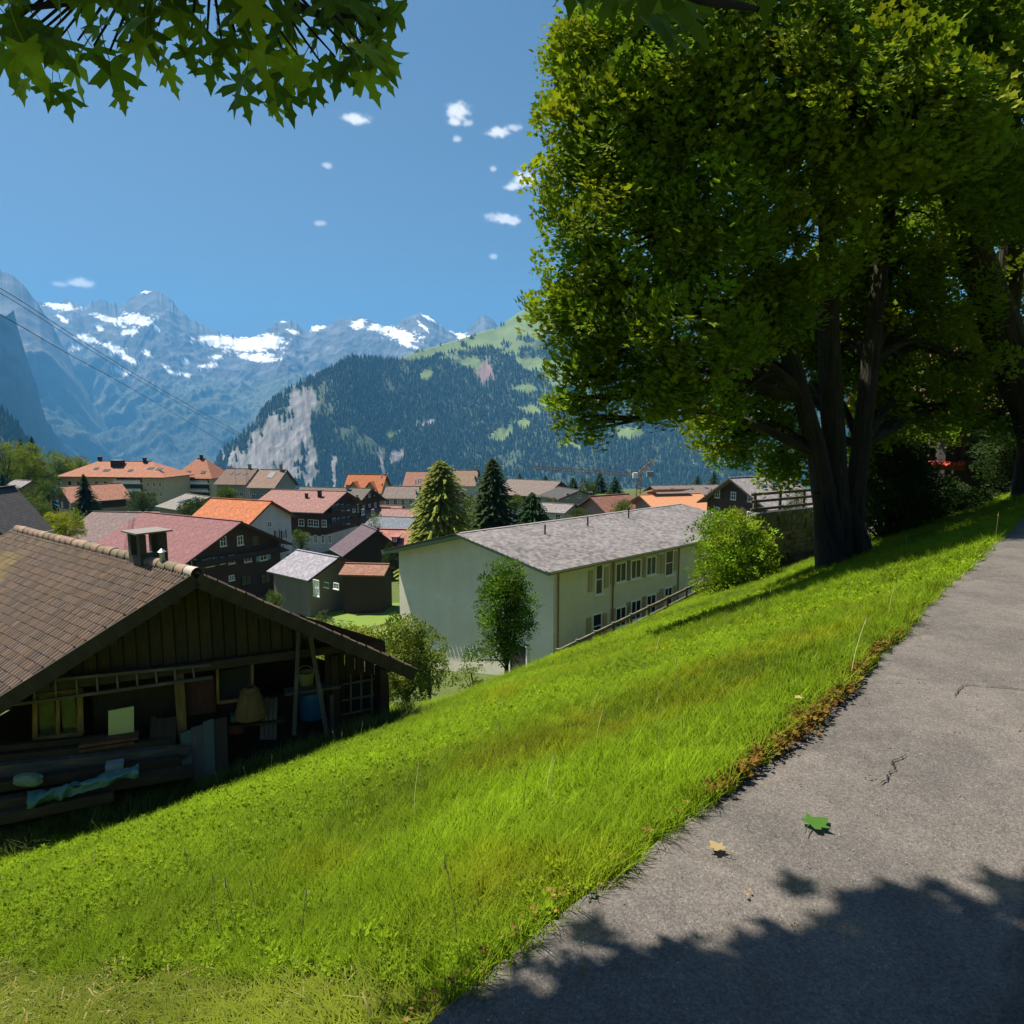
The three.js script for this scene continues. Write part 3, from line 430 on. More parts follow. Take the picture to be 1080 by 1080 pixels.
house({ name: 'hotel', label: 'tall red-brown roofed hotel with white balconies behind the mint hotel', category: 'hotel', apex: [461, 497.5, 250], az: -86, len: 10, hw: [6, 6], rise: 4.2, wall: pinkWall, roof: R.rust, over: 0.8, rows: [['left', range(-9, -1, 5), [4, 7, 10, 12.6], 1.1, 1.5]], chimneys: [[-2, -1.2, 0.7, 1.8, M.white]], balconies: [['left', 8.4, -9.5, -0.5, 1, M.whitePaint]] });
house({ name: 'white_house', label: 'white house with tan hipped-looking roof between the two tall conifers', apex: [505, 496, 235], az: -82, len: 7.5, hw: [5.5, 5.5], rise: 4.5, wall: M.white, roof: R.tan, over: 0.7, rows: [['left', range(-6.5, -1, 3), [4, 7, 9.5], 1, 1.4], ['front', range(-3.5, 3.5, 3), [4, 7, 10], 1, 1.4, { shutters: greenShut }]] });
house({ label: 'low chalet with purple-brown roof below the dark chalet', apex: [398, 559, 98], az: -30, len: 6, hw: [4.6, 3.6], rise: 3.0, base: -20.6, wall: M.chaletDark, roof: tiles(0.11, 0.07, 0.10), over: 0.6 });
house({ name: 'house', label: 'small house with salmon-pink roof and a single dormer', apex: [437, 558.5, 104], az: -82, len: 5.2, hw: [3.8, 3.8], rise: 2.5, base: -20.6, wall: pinkWall, roof: tiles(0.48, 0.19, 0.16), over: 0.5, chimneys: [[-0.8, -5.2, 0.5, 0.8, M.dark]],
  after: (g, H) => { const d = part('dormer', box(1.1, 1.1, 1.0, -2.4, H - 1.2, -1.7), M.chaletDark, g); addWindow(g, 'left', -1.7, H - 1.15, 0.6, 0.7, { sill: false }).position.x = -3.02; part('dormer_roof', box(1.7, 0.1, 1.4, -2.4, H - 0.58, -1.7, 0, 0, 0.2), tiles(0.48, 0.19, 0.16), d); } });
house({ name: 'house', label: 'house with flat blue-grey metal roof beside the yellowish conifer', apex: [440, 546, 125], az: -75, len: 8, hw: [5, 5], rise: 1.6, wall: M.grey, roof: R.blue, over: 0.6 });
house({ name: 'house', label: 'house with faded pink roof above the blue-grey roof', apex: [444, 537, 150], az: -80, len: 13, hw: [4, 4], rise: 2, wall: M.beige, roof: tiles(0.36, 0.2, 0.18), over: 0.6, rows: [['left', range(-11, -2, 4), [4], 1, 1.2]] });
house({ name: 'house', label: 'grey-brown roofed house with brown gable behind the dark conifers', apex: [592, 507.5, 165], az: -58, len: 13, hw: [6.6, 6], rise: 2.8, base: -19, wall: M.chaletWood, roof: R.greyBrown, over: 1.1, rows: [['left', range(-11.5, -1.5, 5), [2.4, 5.0], 1.1, 1.3], ['front', range(-4, 4, 4), [2.4, 5.0], 1, 1.3]], balconies: [['left', 3.9, -12, -1, 1, M.chaletWood]], lower: 1.6 });
house({ name: 'house', label: 'pale grey-walled house right of the brown gable', apex: [612, 517, 150], az: -25, len: 9, hw: [5, 5], rise: 1.6, base: -18, wall: M.grey, roof: R.slate, over: 0.5, rows: [['front', range(-3, 3, 3), [2.2, 4.8], 0.9, 1.2]] });
house({ label: 'low chalet with plain brick-brown roof behind the long building', apex: [622, 523.5, 118], az: 58, len: 7.5, hw: [4.5, 4.5], rise: 2.5, base: -17, wall: pinkWall, roof: tiles(0.26, 0.105, 0.065), over: 0.8, rows: [['front', range(-2.4, 2.4, 3), [2.6], 0.8, 1]] });
house({ name: 'house_shell', label: 'house with new orange timber roof deck under construction', apex: [674, 522, 112], az: 76, len: 8.5, hw: [4.6, 5.2], rise: 1.6, base: -16.5, wall: M.grey, roof: wood(0.60, 0.26, 0.12), over: 1.5, gutter: false,
  after: (g, H) => part('upper_roof', quadPrism([V(-3.4, H + 0.2, -1), V(0.6, H + 0.9, -0.6), V(0.6, H + 0.9, -7.5), V(-3.4, H + 0.2, -8)], V(-0.17, 0.98, 0), 0.16), wood(0.62, 0.3, 0.16), g) });
house({ name: 'apartment_house', label: 'long dark-roofed apartment house with white balconies under the crane', apex: [686, 512, 170], az: 82, len: 17, hw: [5, 5], rise: 1.6, base: -18, wall: M.chaletWood, roof: R.greyBrown, over: 1, rows: [['right', range(-15.5, -1.5, 7), [2.2, 5.2, 7.4], 1.4, 1.4]], balconies: [['right', 4.0, -16, -1, 1.2, M.whitePaint], ['right', 6.7, -16, -1, 1.2, M.whitePaint]], skylights: [[2.5, -4], [2.5, -9], [2.2, -13]] });
house({ name: 'house', label: 'house with large pale grey roof beside the stone wall tree', apex: [769, 504, 92], az: 62, len: 9.6, hw: [5, 6], rise: 3.2, base: -13, wall: M.chaletWood, roof: tiles(0.30, 0.28, 0.29), over: 1, chimneys: [[0.8, -6.6, 0.6, 0.7, M.dark]], skylights: [[2, -3.2], [1.8, -5.8, 1.3, 1.1], [3.3, -7.2, 1.2, 1.0]], rows: [['front', range(-3, 3, 3), [3, 5.4], 0.9, 1.1]] });
house({ name: 'white_house', label: 'white house with brown roof between the yellowish conifer and the tan roof', apex: [487, 517, 175], az: -70, len: 7, hw: [4, 4], rise: 2.4, wall: M.white, roof: R.brown, over: 0.8, rows: [['left', range(-6, -1, 3), [2.5, 5], 1, 1.2], ['front', range(-2, 2, 2), [2.5, 5], 0.9, 1.2]] });
house({ name: 'white_house', label: 'white house with flat grey roof right of the short broad conifer', apex: [606, 532, 120], az: -62, len: 7, hw: [4, 4], rise: 1.0, base: -18.5, wall: M.white, roof: R.grey, over: 0.4, rows: [['left', range(-6, -1, 3), [2.2, 4.6], 1, 1.2]] });
house({ label: 'brown chalet with red-brown roof behind the short broad conifer', apex: [560, 513, 215], az: -70, len: 9, hw: [5, 5], rise: 2.6, wall: M.chaletWood, roof: R.rust, over: 0.9, rows: [['left', range(-8, -1, 4), [3, 5.6], 1, 1.2]] });
house({ name: 'white_house', label: 'small white house with pink roof below the mint hotel', apex: [425, 533, 160], az: -78, len: 6, hw: [3.6, 3.6], rise: 2, wall: M.white, roof: R.dusty, over: 0.5, rows: [['left', range(-5, -1, 3), [3, 5.4], 0.9, 1.1]] });
// the dark-roofed church-like house at the left edge and the houses among the trees
house({ name: 'house', label: 'white-walled house with steep dark slate roof at the left edge', apex: [-38, 519, 62], az: -4, len: 6, hw: [3.4, 3.0], rise: 4.4, riseR: 3.9, base: -16, wall: M.white, roof: R.slate, over: 0.5, windows: [['front', 3, 585, 0.5, 1.3, { frame: M.dark }], ['front', 10, 585, 0.4, 1.3, { frame: M.dark }]] });
house({ name: 'house', label: 'yellowish house with grey roof tucked under the left trees', apex: [34, 507, 150], az: -62, len: 6, hw: [4, 4], rise: 2.2, wall: yellowWall, roof: R.grey, over: 0.6, rows: [['front', range(-2, 2, 2), [3, 5.4], 0.8, 1.1]] });
house({ label: 'small brown gabled chalet with terracotta roof below the long hotel', apex: [63, 513, 165], az: 38, len: 12, hw: [4.8, 4.8], rise: 3.0, wall: M.chaletWood, roof: tiles(0.42, 0.17, 0.10), over: 1.1, lower: 4.2, lowerMat: M.beige, rows: [['front', range(-2.6, 2.6, 2), [2.2, 5.2], 1, 1.3]] });
house({ name: 'grey_apartment_house', label: 'grey concrete apartment house with brown roof and skylights, left one', category: 'house', apex: [272, 494.5, 190], az: -80, len: 8.5, hw: [6, 5], rise: 3.6, wall: M.grey, roof: R.brown, over: 0.6, skylights: [[-2.2, -2], [-2.2, -4.2], [-2, -6.4]], chimneys: [[0.2, -2, 0.7, 1.3]], rows: [['left', range(-7.6, -1, 4), [3, 5.8, 8.4], 1.3, 1.4], ['front', range(-3.5, 3, 3), [3, 5.8, 8.4], 1, 1.3]], balconies: [['left', 4.9, -8, -0.5, 1, M.grey], ['left', 7.6, -8, -0.5, 1, M.grey]] });
house({ name: 'grey_apartment_house', label: 'grey concrete apartment house with brown roof and open gable, right one', category: 'house', apex: [303, 495.5, 182], az: -78, len: 7, hw: [6, 5], rise: 4, wall: M.grey, roof: tiles(0.26, 0.165, 0.12), over: 0.6, skylights: [[-2, -3, 2.6, 1.8]], chimneys: [[-0.4, -1, 0.6, 1.6]], rows: [['left', range(-6, -1, 3), [3, 5.8], 1.3, 1.3], ['front', range(-3.5, 3, 3), [3, 5.8], 1, 1.3]], balconies: [['left', 4.9, -6.5, -0.5, 1, M.grey]] });
house({ name: 'house', label: 'low house with weathered grey flat-pitched roof below the long hotel', apex: [222, 524, 140], az: -50, len: 10, hw: [6, 5], rise: 2.0, wall: M.beige, roof: tiles(0.25, 0.235, 0.21), over: 0.6, skylights: [[-2, -3, 1.4, 2.4], [-3.4, -5, 1.4, 2]] });
house({ name: 'shed', label: 'low shed with pale grey roof and white walls on the lawn', category: 'shed', apex: [357, 588, 79], az: -52, len: 7.2, hw: [3.8, 2.6], rise: 1.75, riseR: 1.0, base: -20.4, wall: M.stone, roof: R.pale, over: 0.6, gutter: false, windows: [['left', 334, 620, 1.1, 1.9, { frame: M.whitePaint, pane: M.whitePaint }], ['left', 355, 618, 0.9, 0.7], ['left', 345, 617, 0.9, 0.6, { frame: greenShut }]] });
house({ name: 'shed', label: 'small open shed with rust-red roof beside the long building', category: 'shed', apex: [411, 595, 78], az: -84, len: 4.6, hw: [2, 2], rise: 0.7, base: -20.4, wall: M.chaletDark, roof: R.rust, over: 0.4, gutter: false });

// the long hipped hotel with its terracotta roof
function hipped(o) {
  const A = at(...o.corner), g = thing(o.name, o.label, 'hotel', V(A.x, o.base, A.z)); g.rotation.y = -o.az * D2R; const { L, W, eave, rise } = o;   // x along the front, z back to front
  part('wall', box(L, eave + 3, W, L / 2, (eave - 3) / 2, -W / 2), o.wall, g);
  const ov = 0.9, x0 = -ov, x1 = L + ov, z0 = ov, z1 = -W - ov, hip = o.hip ?? W / 2, zr = -W / 2, yT = eave + rise, n = V(0, 1, 0);
  const pl = (pts, un, vn) => { const pos = [], uv = []; for (let i = 1; i < pts.length - 1; i++) for (const p of [pts[0], pts[i], pts[i + 1]]) { pos.push(p.x, p.y, p.z); uv.push(un(p), vn(p)); } const b = new THREE.BufferGeometry(); b.setAttribute('position', new THREE.Float32BufferAttribute(pos, 3)); b.setAttribute('uv', new THREE.Float32BufferAttribute(uv, 2)); b.computeVertexNormals(); return b; };
  const a = V(x0, eave, z0), b = V(x1, eave, z0), c = V(x1, eave, z1), d = V(x0, eave, z1), e = V(hip, yT, zr), f = V(L - hip, yT, zr), ux = (p) => p.x, uz = (p) => p.z, vy = (p) => p.y * 1.5;
  part('roof', merge([pl([a, b, f, e], ux, vy), pl([c, d, e, f], ux, vy), pl([d, a, e], uz, vy), pl([b, c, f], uz, vy), box(x1 - x0, 0.25, z0 - z1, L / 2, eave - 0.14, zr)]), o.roof, g);
  part('ridge_cap', beam(e.clone().add(V(0, 0.05, 0)), f.clone().add(V(0, 0.05, 0)), 0.4, 0.14), o.roof, g);
  for (const [x, y, w, h, mat] of o.wins) { const [fg, pg, sg] = windowGeo(w, h, [1, 1], 0.09), wi = part('window', fg, mat ?? M.whitePaint, g); wi.position.set(x, y, 0.05); part('pane', pg, glass, wi); part('sill', sg, M.whitePaint, wi); }
  for (const [x, y, w, h] of o.side ?? []) { const [fg, pg, sg] = windowGeo(w, h, [1, 1], 0.09), wi = part('window', fg, M.whitePaint, g); wi.position.set(-0.05, y, x); wi.rotation.y = -Math.PI / 2; part('pane', pg, glass, wi); part('sill', sg, M.whitePaint, wi); }
  for (const [x0b, x1b, y] of o.balconies ?? []) { const w = x1b - x0b, bb = part('balcony', box(w, 0.16, 1.3, (x0b + x1b) / 2, y, 0.65), M.whitePaint, g); part('railing', merge([box(w, 0.6, 0.05, (x0b + x1b) / 2, y + 0.45, 1.25), box(w, 0.08, 0.08, (x0b + x1b) / 2, y + 1, 1.25)]), M.whitePaint, bb); part('dark_glass_sheet', box(w - 0.4, 1.9, 0.06, (x0b + x1b) / 2, y + 1.2, 0.04), glass, bb); }  // flat dark glass sheet on the wall face behind each balcony
  for (const [x, z, w, d2, h] of o.blocks ?? []) { const k = clamp(1 - Math.abs(z - zr) / (W / 2 + ov)); const ch = part('roof_block', box(w, h + 1.5, d2, x, eave + rise * k + h / 2 - 0.75, z), M.dark, g); part('cap', box(w + 0.3, 0.12, d2 + 0.3, x, eave + rise * k + h + 0.06, z), M.metal, ch); }
  for (const [x, k, w = 1.4] of o.skylights ?? []) { const z = mix(ov, zr, k), s = part('skylight', box(w, 0.1, 1.1), glassSky, g); s.position.set(x, eave + rise * k + 0.1, z); s.rotation.x = Math.atan(rise / (W / 2 + ov)); }
  return g;
}
hipped({ name: 'long_hotel', label: 'long beige hotel with terracotta hipped roof and central white balconies', corner: [66, 530, 205], az: 8, base: -23, L: 34, W: 13, eave: 10.2, rise: 4.4, hip: 8, wall: plaster(0.68, 0.55, 0.35), roof: R.terracotta,
  wins: [...[3, 6, 12, 15].flatMap((x) => [2.4, 5.2, 8].map((y) => [x, y, 0.9, 1.3, M.dark])), ...[29, 31, 33].flatMap((x) => [2.4, 5.2, 8].map((y) => [x, y, 0.9, 1.3]))], balconies: [[18.6, 27.4, 3.2], [18.6, 27.4, 5.9], [18.6, 27.4, 8.3]], blocks: [[16, -4.5, 3.4, 2, 1.5], [8, -7, 0.9, 0.9, 1.6], [24, -6, 0.8, 0.8, 1.4]], skylights: [[10, 0.5], [14, 0.4, 2], [22, 0.4], [28, 0.55, 2], [31, 0.5, 2]], side: [[-3, 5, 1, 1.3], [-7, 5, 1, 1.3], [-3, 8, 1, 1.3]] });
hipped({ name: 'hotel_wing', label: 'smaller hotel wing with steep terracotta roofs and white balconies', corner: [186, 526, 215], az: 6, base: -23.5, L: 12, W: 11, eave: 9.4, rise: 6, hip: 4.5, wall: plaster(0.66, 0.54, 0.36), roof: R.terracotta, wins: [[1.4, 2.4, 0.9, 1.3], [1.4, 5.2, 0.9, 1.3], [1.4, 8, 0.9, 1.2]], balconies: [[3, 11.6, 2.6], [3, 11.6, 5.2], [3, 11.6, 7.7]], blocks: [[6, -5.5, 0.8, 0.8, 1.2]], skylights: [[4, 0.3], [9, 0.3]] });

// ---------------------------------------------------------------- the long two-storey building below the meadow
const shingle = (() => { const g = box(0.30, 0.018, 0.40, 0, 0, 0); g.rotateX(0.05); return g; })();
house({ name: 'long_building', label: 'long two-storey cream building with grey shingled roof below the meadow', category: 'building', apex: [485, 563, 45], az: 47.5, len: 24, hw: [9.2, 7.8], rise: 2.31, riseR: 1.147, base: -14.6, wall: plaster(0.84, 0.80, 0.64), roof: plain(0.16, 0.15, 0.15, 0.9), over: 1.05, eave: 0.7, th: 0.26, verge: plain(0.13, 0.2, 0.15, 0.6), ridgeCap: true,
  win: { f: 0.08 },
  windows: [['right', 631, 611, 0.75, 2.0, { bars: [0, 1] }], ['right', 654, 603.5, 1.15, 1.35, { bars: [1, 0] }], ['right', 670, 600, 1.15, 1.35, { bars: [1, 0] }], ['right', 686, 596.5, 1.15, 1.35, { bars: [1, 0] }], ['right', 705, 593.5, 1.0, 1.9, { bars: [0, 1] }],
    ['right', 629, 660, 0.95, 1.7, { bars: [0, 1] }], ['right', 654, 650.5, 1.15, 1.4, { bars: [1, 0] }], ['right', 670, 643, 1.15, 1.4, { bars: [1, 0] }], ['right', 686, 637, 1.15, 1.4, { bars: [1, 0] }], ['right', 704, 629, 1.0, 1.4, { bars: [1, 0] }]],
  after: (g, H) => {
    const q = rng(77), brown = plain(0.20, 0.12, 0.07, 0.6), hr = 7.8, shut = plain(0.36, 0.29, 0.17, 0.7);
    for (const z of [-0.35, -5.6, -13.2, -18.6]) { const p = part('downpipe', new THREE.CylinderGeometry(0.05, 0.05, H - 1.6, 8), brown, g); p.position.set(hr + 0.09, (H - 1.6) / 2, z); part('bend', tube([V(0, (H - 1.6) / 2 - 0.05, 0), V(0.1, (H - 1.6) / 2 + 0.12, 0), V(0.55, (H - 1.6) / 2 + 0.25, 0)], [0.05, 0.05], 6, 6), brown, p); }
    for (const c of g.children.filter((k) => k.name === 'window')) for (const s of [-1, 1]) { const m = part('shutter', box(0.42, 1.38, 0.05), shut, c); m.position.set(s * (0.575 + 0.23), 0, -0.015); }
    for (const [x, z] of [[2.6, -4.5], [2.2, -9.5], [1.8, -15]]) { const v = part('vent_pipe', new THREE.CylinderGeometry(0.06, 0.06, 0.8, 8), M.dark, g); v.position.set(x, H - 0.147 * x + 0.35, z); }
    const eN = part('entrance', box(1.5, 2.3, 0.12, 4.8, 1.15, 0.06), M.dark, g); part('door_frame', merge([box(0.1, 2.4, 0.16, 4.0, 1.2, 0.08), box(0.1, 2.4, 0.16, 5.6, 1.2, 0.08), box(1.7, 0.1, 0.16, 4.8, 2.42, 0.08)]), M.whitePaint, eN);
    const list = [], e = new THREE.Euler(), qt = new THREE.Quaternion();
    for (const [s, hw, rise] of [[1, 7.8, 1.147], [-1, 9.2, 2.31]]) {
      const tan = rise / hw, L = hw + 0.74, ang = Math.atan(tan), n = V(s * Math.sin(ang), Math.cos(ang), 0);
      for (let r = 0; r * 0.24 < L / Math.cos(ang) - 0.2; r++) for (let c = 0; c * 0.29 < 26.4; c++) {
        const d = 0.16 + r * 0.24, x = s * d * Math.cos(ang), z = 1.38 - c * 0.29 - (r % 2) * 0.145 - 0.1, y = H - d * Math.sin(ang);
        qt.setFromEuler(e.set(0, 0, -s * ang)); const q2 = new THREE.Quaternion().setFromEuler(new THREE.Euler((q() - 0.5) * 0.06, s * Math.PI / 2, (q() - 0.5) * 0.05)); qt.multiply(q2);
        const k = 0.6 + 0.75 * q() + 0.5 * (fbm(x * 0.5, z * 0.5, s, 3) - 0.5), w = q();
        list.push({ m: new THREE.Matrix4().compose(V(x, y, z).addScaledVector(n, 0.03 + 0.012 * q()), qt, V(1, 1, 1)), c: lin(0.122 * k, mix(0.109, 0.114, w) * k, mix(0.112, 0.121, w) * k) });
      }
    }
    copies('shingles', shingle, plain(1, 1, 1, 0.85), list, g);
  } });

// ---------------------------------------------------------------- the old barn
{
  const O = V(-2.6, -5.2, -13.5), W = V(-0.906, 0, 0.4226), N = V(0.4226, 0, 0.906), UP = V(0, 1, 0);
  const barn = thing('barn', 'weathered dark timber barn with mossy brown tiled roof in the left foreground', 'barn', O);
  const B = (q, h, n) => V(0, 0, 0).addScaledVector(W, q).addScaledVector(UP, h).addScaledVector(N, n);      // local, from the right-hand corner
  const hit = (px, py, n = 0) => { const p = onPlane(px, py, O.clone().addScaledVector(N, n), N).sub(O); return [p.dot(W), p.y]; };
  const timber = (a, b, w, h, mat, name = 'beam', label) => part(name, beam(a, b, w, h, N), mat, barn, label);
  const Q = rng(303), woods = [M.oldWood, M.oldWood2, M.oldWood3];
  // roof frame: apex at the verge, skewed back along the ridge
  const apex = at(207, 605, 11.44).sub(O), qa = apex.dot(W), ha = apex.y, TAN = 0.6, back = V(-0.799, 0, -0.601).multiplyScalar(8.6), nv = 0.75;
  const qR = -0.36, qL = 8.4, hAt = (q) => ha - TAN * Math.abs(q - qa);
  const planes = { left: [qa, qL], right: [qa, qR] }, deck = {};
  for (const [side, [q0, q1]] of Object.entries(planes)) {
    const a = B(q0, ha, nv), b = B(q1, hAt(q1), nv), c = b.clone().add(back), d = a.clone().add(back), n = b.clone().sub(a).cross(d.clone().sub(a)).normalize(); if (n.y < 0) n.negate();
    deck[side] = { a, b, c, d, n };
    part('roof_deck', quadPrism([a, b, c, d], n, 0.12), M.oldWood2, barn);
    const vb = side === 'left' ? M.oldWood : M.oldWood3; part('verge_board', beam(a.clone().addScaledVector(N, 0.04).addScaledVector(UP, -0.08), b.clone().addScaledVector(N, 0.04).addScaledVector(UP, -0.08), 0.05, 0.24, UP), vb, barn);
    for (let k = 0; k < 5; k++) { const q = mix(q0, q1, (k + 0.35) / 5); part('purlin', beam(B(q, hAt(q) - 0.24, 0.62), B(q, hAt(q) - 0.24, -0.3), 0.13, 0.16, UP), M.oldWood, barn); }
  }
  { // pantiles: courses along the eaves, columns up the slope
    const arc = (() => { const pos = [], idx = [], n = 5; for (let k = 0; k < 2; k++) for (let i = 0; i <= n; i++) { const u = i / n; pos.push((u - 0.5) * 0.225, 0.036 * Math.sin(u * Math.PI * 1.55 - 0.35) + (k ? 0.0 : 0.022), k ? -0.36 : 0); } for (let i = 0; i < n; i++) idx.push(i, i + 1, i + n + 1, i + 1, i + n + 2, i + n + 1); const m = pos.length / 3; for (let i = 0; i <= n; i++) pos.push(pos[i * 3], pos[i * 3 + 1] - 0.024, 0); for (let i = 0; i < n; i++) idx.push(i, m + i, i + 1, i + 1, m + i, m + i + 1); const g = new THREE.BufferGeometry(); g.setAttribute('position', new THREE.Float32BufferAttribute(pos, 3)); g.setIndex(idx); const f = g.toNonIndexed(); f.computeVertexNormals(); return f; })();
    for (const side of ['left', 'right']) {
      const { a, b, d, n } = deck[side], r = d.clone().sub(a).normalize(), down = r.clone().cross(n); if (down.y > 0) down.negate(); down.normalize();
      const inv = (p) => { const v = p.clone().sub(a), e1 = d.clone().sub(a), e2 = b.clone().sub(a), a11 = e1.dot(e1), a12 = e1.dot(e2), a22 = e2.dot(e2), b1 = v.dot(e1), b2 = v.dot(e2), D = a11 * a22 - a12 * a12; return [(b1 * a22 - b2 * a12) / D, (b2 * a11 - b1 * a12) / D]; };
      const list = [], x = side === 'left' ? r.clone().negate() : r.clone(), zAx = down, bas = new THREE.Matrix4().makeBasis(x.clone().cross(n).dot(zAx) < 0 ? x.clone() : x.clone(), n, zAx);
      for (let i = -56; i < 132; i++) for (let j = 0; j < 48; j++) {
        const p = a.clone().addScaledVector(r, i * 0.108).addScaledVector(down, 0.15 + j * 0.16), [u, v] = inv(p);
        if (u < -0.002 || u > 1 || v < 0 || v > 1.0) continue;
        const w = p.clone().add(O), li = sstep(0.56, 0.7, fbm(i * 0.07 + 4, j * 0.16, 2, 4)) * (0.4 + 0.6 * Q()), k = 0.62 + 0.6 * Q(), hue = Q();
        const c = [mix(0.095, 0.12, hue) * k, mix(0.068, 0.074, hue) * k, mix(0.058, 0.046, hue) * k];
        const jit = new THREE.Matrix4().makeRotationFromEuler(new THREE.Euler(0.03 + (Q() - 0.5) * 0.05, (Q() - 0.5) * 0.06, (Q() - 0.5) * 0.06));
        list.push({ m: bas.clone().multiply(jit).scale(V(0.545, 0.8, 0.56)).setPosition(p.addScaledVector(n, 0.02 + 0.008 * Q())), c: lin(mix(c[0], 0.26, li * 0.6), mix(c[1], 0.2, li * 0.6), mix(c[2], 0.05, li * 0.6)) });
      }
      copies('roof_tiles', arc, plain(1, 1, 1, 0.85), list, barn);
    }
    // ridge tiles, one by one
    const rt = (() => { const g = new THREE.CylinderGeometry(0.12, 0.1, 0.36, 9, 1, true, -Math.PI / 2 - 0.15, Math.PI + 0.3); g.rotateX(-Math.PI / 2); return g; })(), mats = [plain(0.17, 0.11, 0.08), plain(0.13, 0.09, 0.065), plain(0.2, 0.14, 0.1), plain(0.12, 0.1, 0.06)].map((m) => { m.roughness = 0.9; return m; });
    const r = back.clone().normalize();
    for (let i = 0; i < 27; i++) { const m = part('ridge_tile', rt, i === 0 ? plain(0.3, 0.25, 0.22) : mats[Math.floor(Q() * 4)], barn); m.position.copy(B(qa, ha + 0.015 + 0.012 * Q(), nv)).addScaledVector(r, 0.14 + i * 0.315); m.rotation.set((Q() - 0.5) * 0.05 - 0.04, Math.atan2(-r.x, -r.z) + Math.PI, (Q() - 0.5) * 0.06, 'YXZ'); }
  }
  // gable boarding above the tie beam, each board its own piece
  const hb = 2.45;
  for (let i = 0; i < 40; i++) {
    const q = 0.1 + i * 0.205, top = Math.min(hAt(q - 0.1), hAt(q + 0.1)) - 0.3; if (top < hb + 0.1 || q > 8.2) continue;
    const g = uvBox(new THREE.BoxGeometry(0.19, top - hb, 0.03)); g.applyMatrix4(new THREE.Matrix4().makeBasis(W.clone().negate(), UP, N).setPosition(B(q, (top + hb) / 2, -0.02 + (i % 2) * 0.018 + Q() * 0.006))); part('board', g, woods[Math.floor(Q() * 3)], barn);
  }
  timber(B(0.75, hb, 0.06), B(8.3, hb + 0.04, 0.06), 0.16, 0.18, M.oldWood3, 'tie_beam');
  // the open lower storey: back wall, side walls, posts, sill
  part('added_gable_liner', quadPrism([B(0.0, hb - 0.05, -0.1), B(0.0, hAt(0) - 0.35, -0.1), B(qa, ha - 0.35, -0.1), B(6.6, hAt(6.6) - 0.35, -0.1), B(6.6, hb - 0.05, -0.1)], N, 0.04), M.oldWood2, barn);  // added dark liner, stops light showing between the gable boards
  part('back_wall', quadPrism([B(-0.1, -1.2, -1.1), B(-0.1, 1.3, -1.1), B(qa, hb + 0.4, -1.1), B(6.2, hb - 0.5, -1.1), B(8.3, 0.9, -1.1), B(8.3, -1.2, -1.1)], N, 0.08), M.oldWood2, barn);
  part('side_wall', merge([beam(B(0.02, 0.2, 0), B(0.02, 0.2, -1.1), 0.1, 3.0, UP), beam(B(0.08, 0.1, -1.1), B(0.08, 0.1, -3), 0.1, 2.6, UP)]), M.oldWood, barn);
  part('earth_floor', beam(B(-0.1, -0.2, -0.6), B(8.3, -0.2, -0.6), 1.4, 0.3, UP), plain(0.05, 0.04, 0.03, 0.95), barn);
  const post = (px, n = 0, w = 0.14, top = hb, mat = M.oldWood3, bottom = -0.6) => { const [q] = hit(px, 720, n); timber(B(q, bottom, n), B(q, top, n), w, w, mat, 'post'); return q; };
  post(353, 0.0, 0.14, 2.3); post(349, 0.06, 0.08, 1.5, M.greyWood); post(189, 0.02, 0.16, hb, M.yellowWood, 0.6); post(404, 0.02, 0.14, 1.9);
  { const [q1, h1] = hit(316, 668, 0.3), [q2, h2] = hit(310, 775, 0.35); timber(B(q1, h1, 0.14), B(q2, h2, 0.35), 0.07, 0.07, M.greyWood, 'pole'); const [q3, h3] = hit(328, 672, 0.3), [q4, h4] = hit(345, 780, 0.35); timber(B(q3, h3, 0.2), B(q4, h4, 0.45), 0.08, 0.08, M.greyWood, 'pole'); }
  // right bay: upright boards with a wired window
  for (let i = 0; i < 6; i++) { const q = 0.16 + i * 0.2, tp = Math.min(hb, hAt(q - 0.1) - 0.32), g = uvBox(new THREE.BoxGeometry(0.185, tp + 0.8, 0.03)); g.applyMatrix4(new THREE.Matrix4().makeBasis(W.clone().negate(), UP, N).setPosition(B(q, (tp - 0.8) / 2, -0.03 + (i % 2) * 0.015))); part('board', g, woods[i % 3], barn); }
  { const bars = []; const P = (px, py) => { const [q, h] = hit(px, py, 0.1); return B(q, h, 0.1); }; for (const [a, b, c, d] of [[360, 722, 395, 716], [360, 739, 395, 733], [360, 754, 394, 747]]) bars.push(beam(P(a, b), P(c, d), 0.035, 0.03, N)); for (const x of [370, 381, 392]) bars.push(beam(P(x, 711), P(x, 752), 0.035, 0.03, N)); const w = part('window', merge(bars), M.greyWood, barn, 'small lattice window frame'); const [q, h] = hit(381, 733, 0.02); const g = box(0.6, 0.75, 0.02); g.applyMatrix4(new THREE.Matrix4().makeBasis(W.clone().negate(), UP, N).setPosition(B(q, h, 0.03))); part('pane', g, glass, w); }
  // dark red panel and door opening in the middle
  const panel = (px0, py0, px1, py1, n, mat, name, label, th = 0.04) => { const [qa1, h1] = hit(px0, py0, n), [qb, h2] = hit(px1, py1, n); const g = uvBox(new THREE.BoxGeometry(Math.abs(qa1 - qb), Math.abs(h1 - h2), th)); g.applyMatrix4(new THREE.Matrix4().makeBasis(W.clone().negate(), UP, N).setPosition(B((qa1 + qb) / 2, (h1 + h2) / 2, n))); return part(name, g, mat, barn, label); };
  panel(192, 718, 228, 750, -0.05, wood(0.10, 0.032, 0.025), 'red_panel', 'dark red wooden panel', 0.05);
  panel(195, 748, 350, 800, -0.25, M.oldWood2, 'half_wall');
  panel(95, 716, 190, 800, -0.3, M.oldWood, 'half_wall');
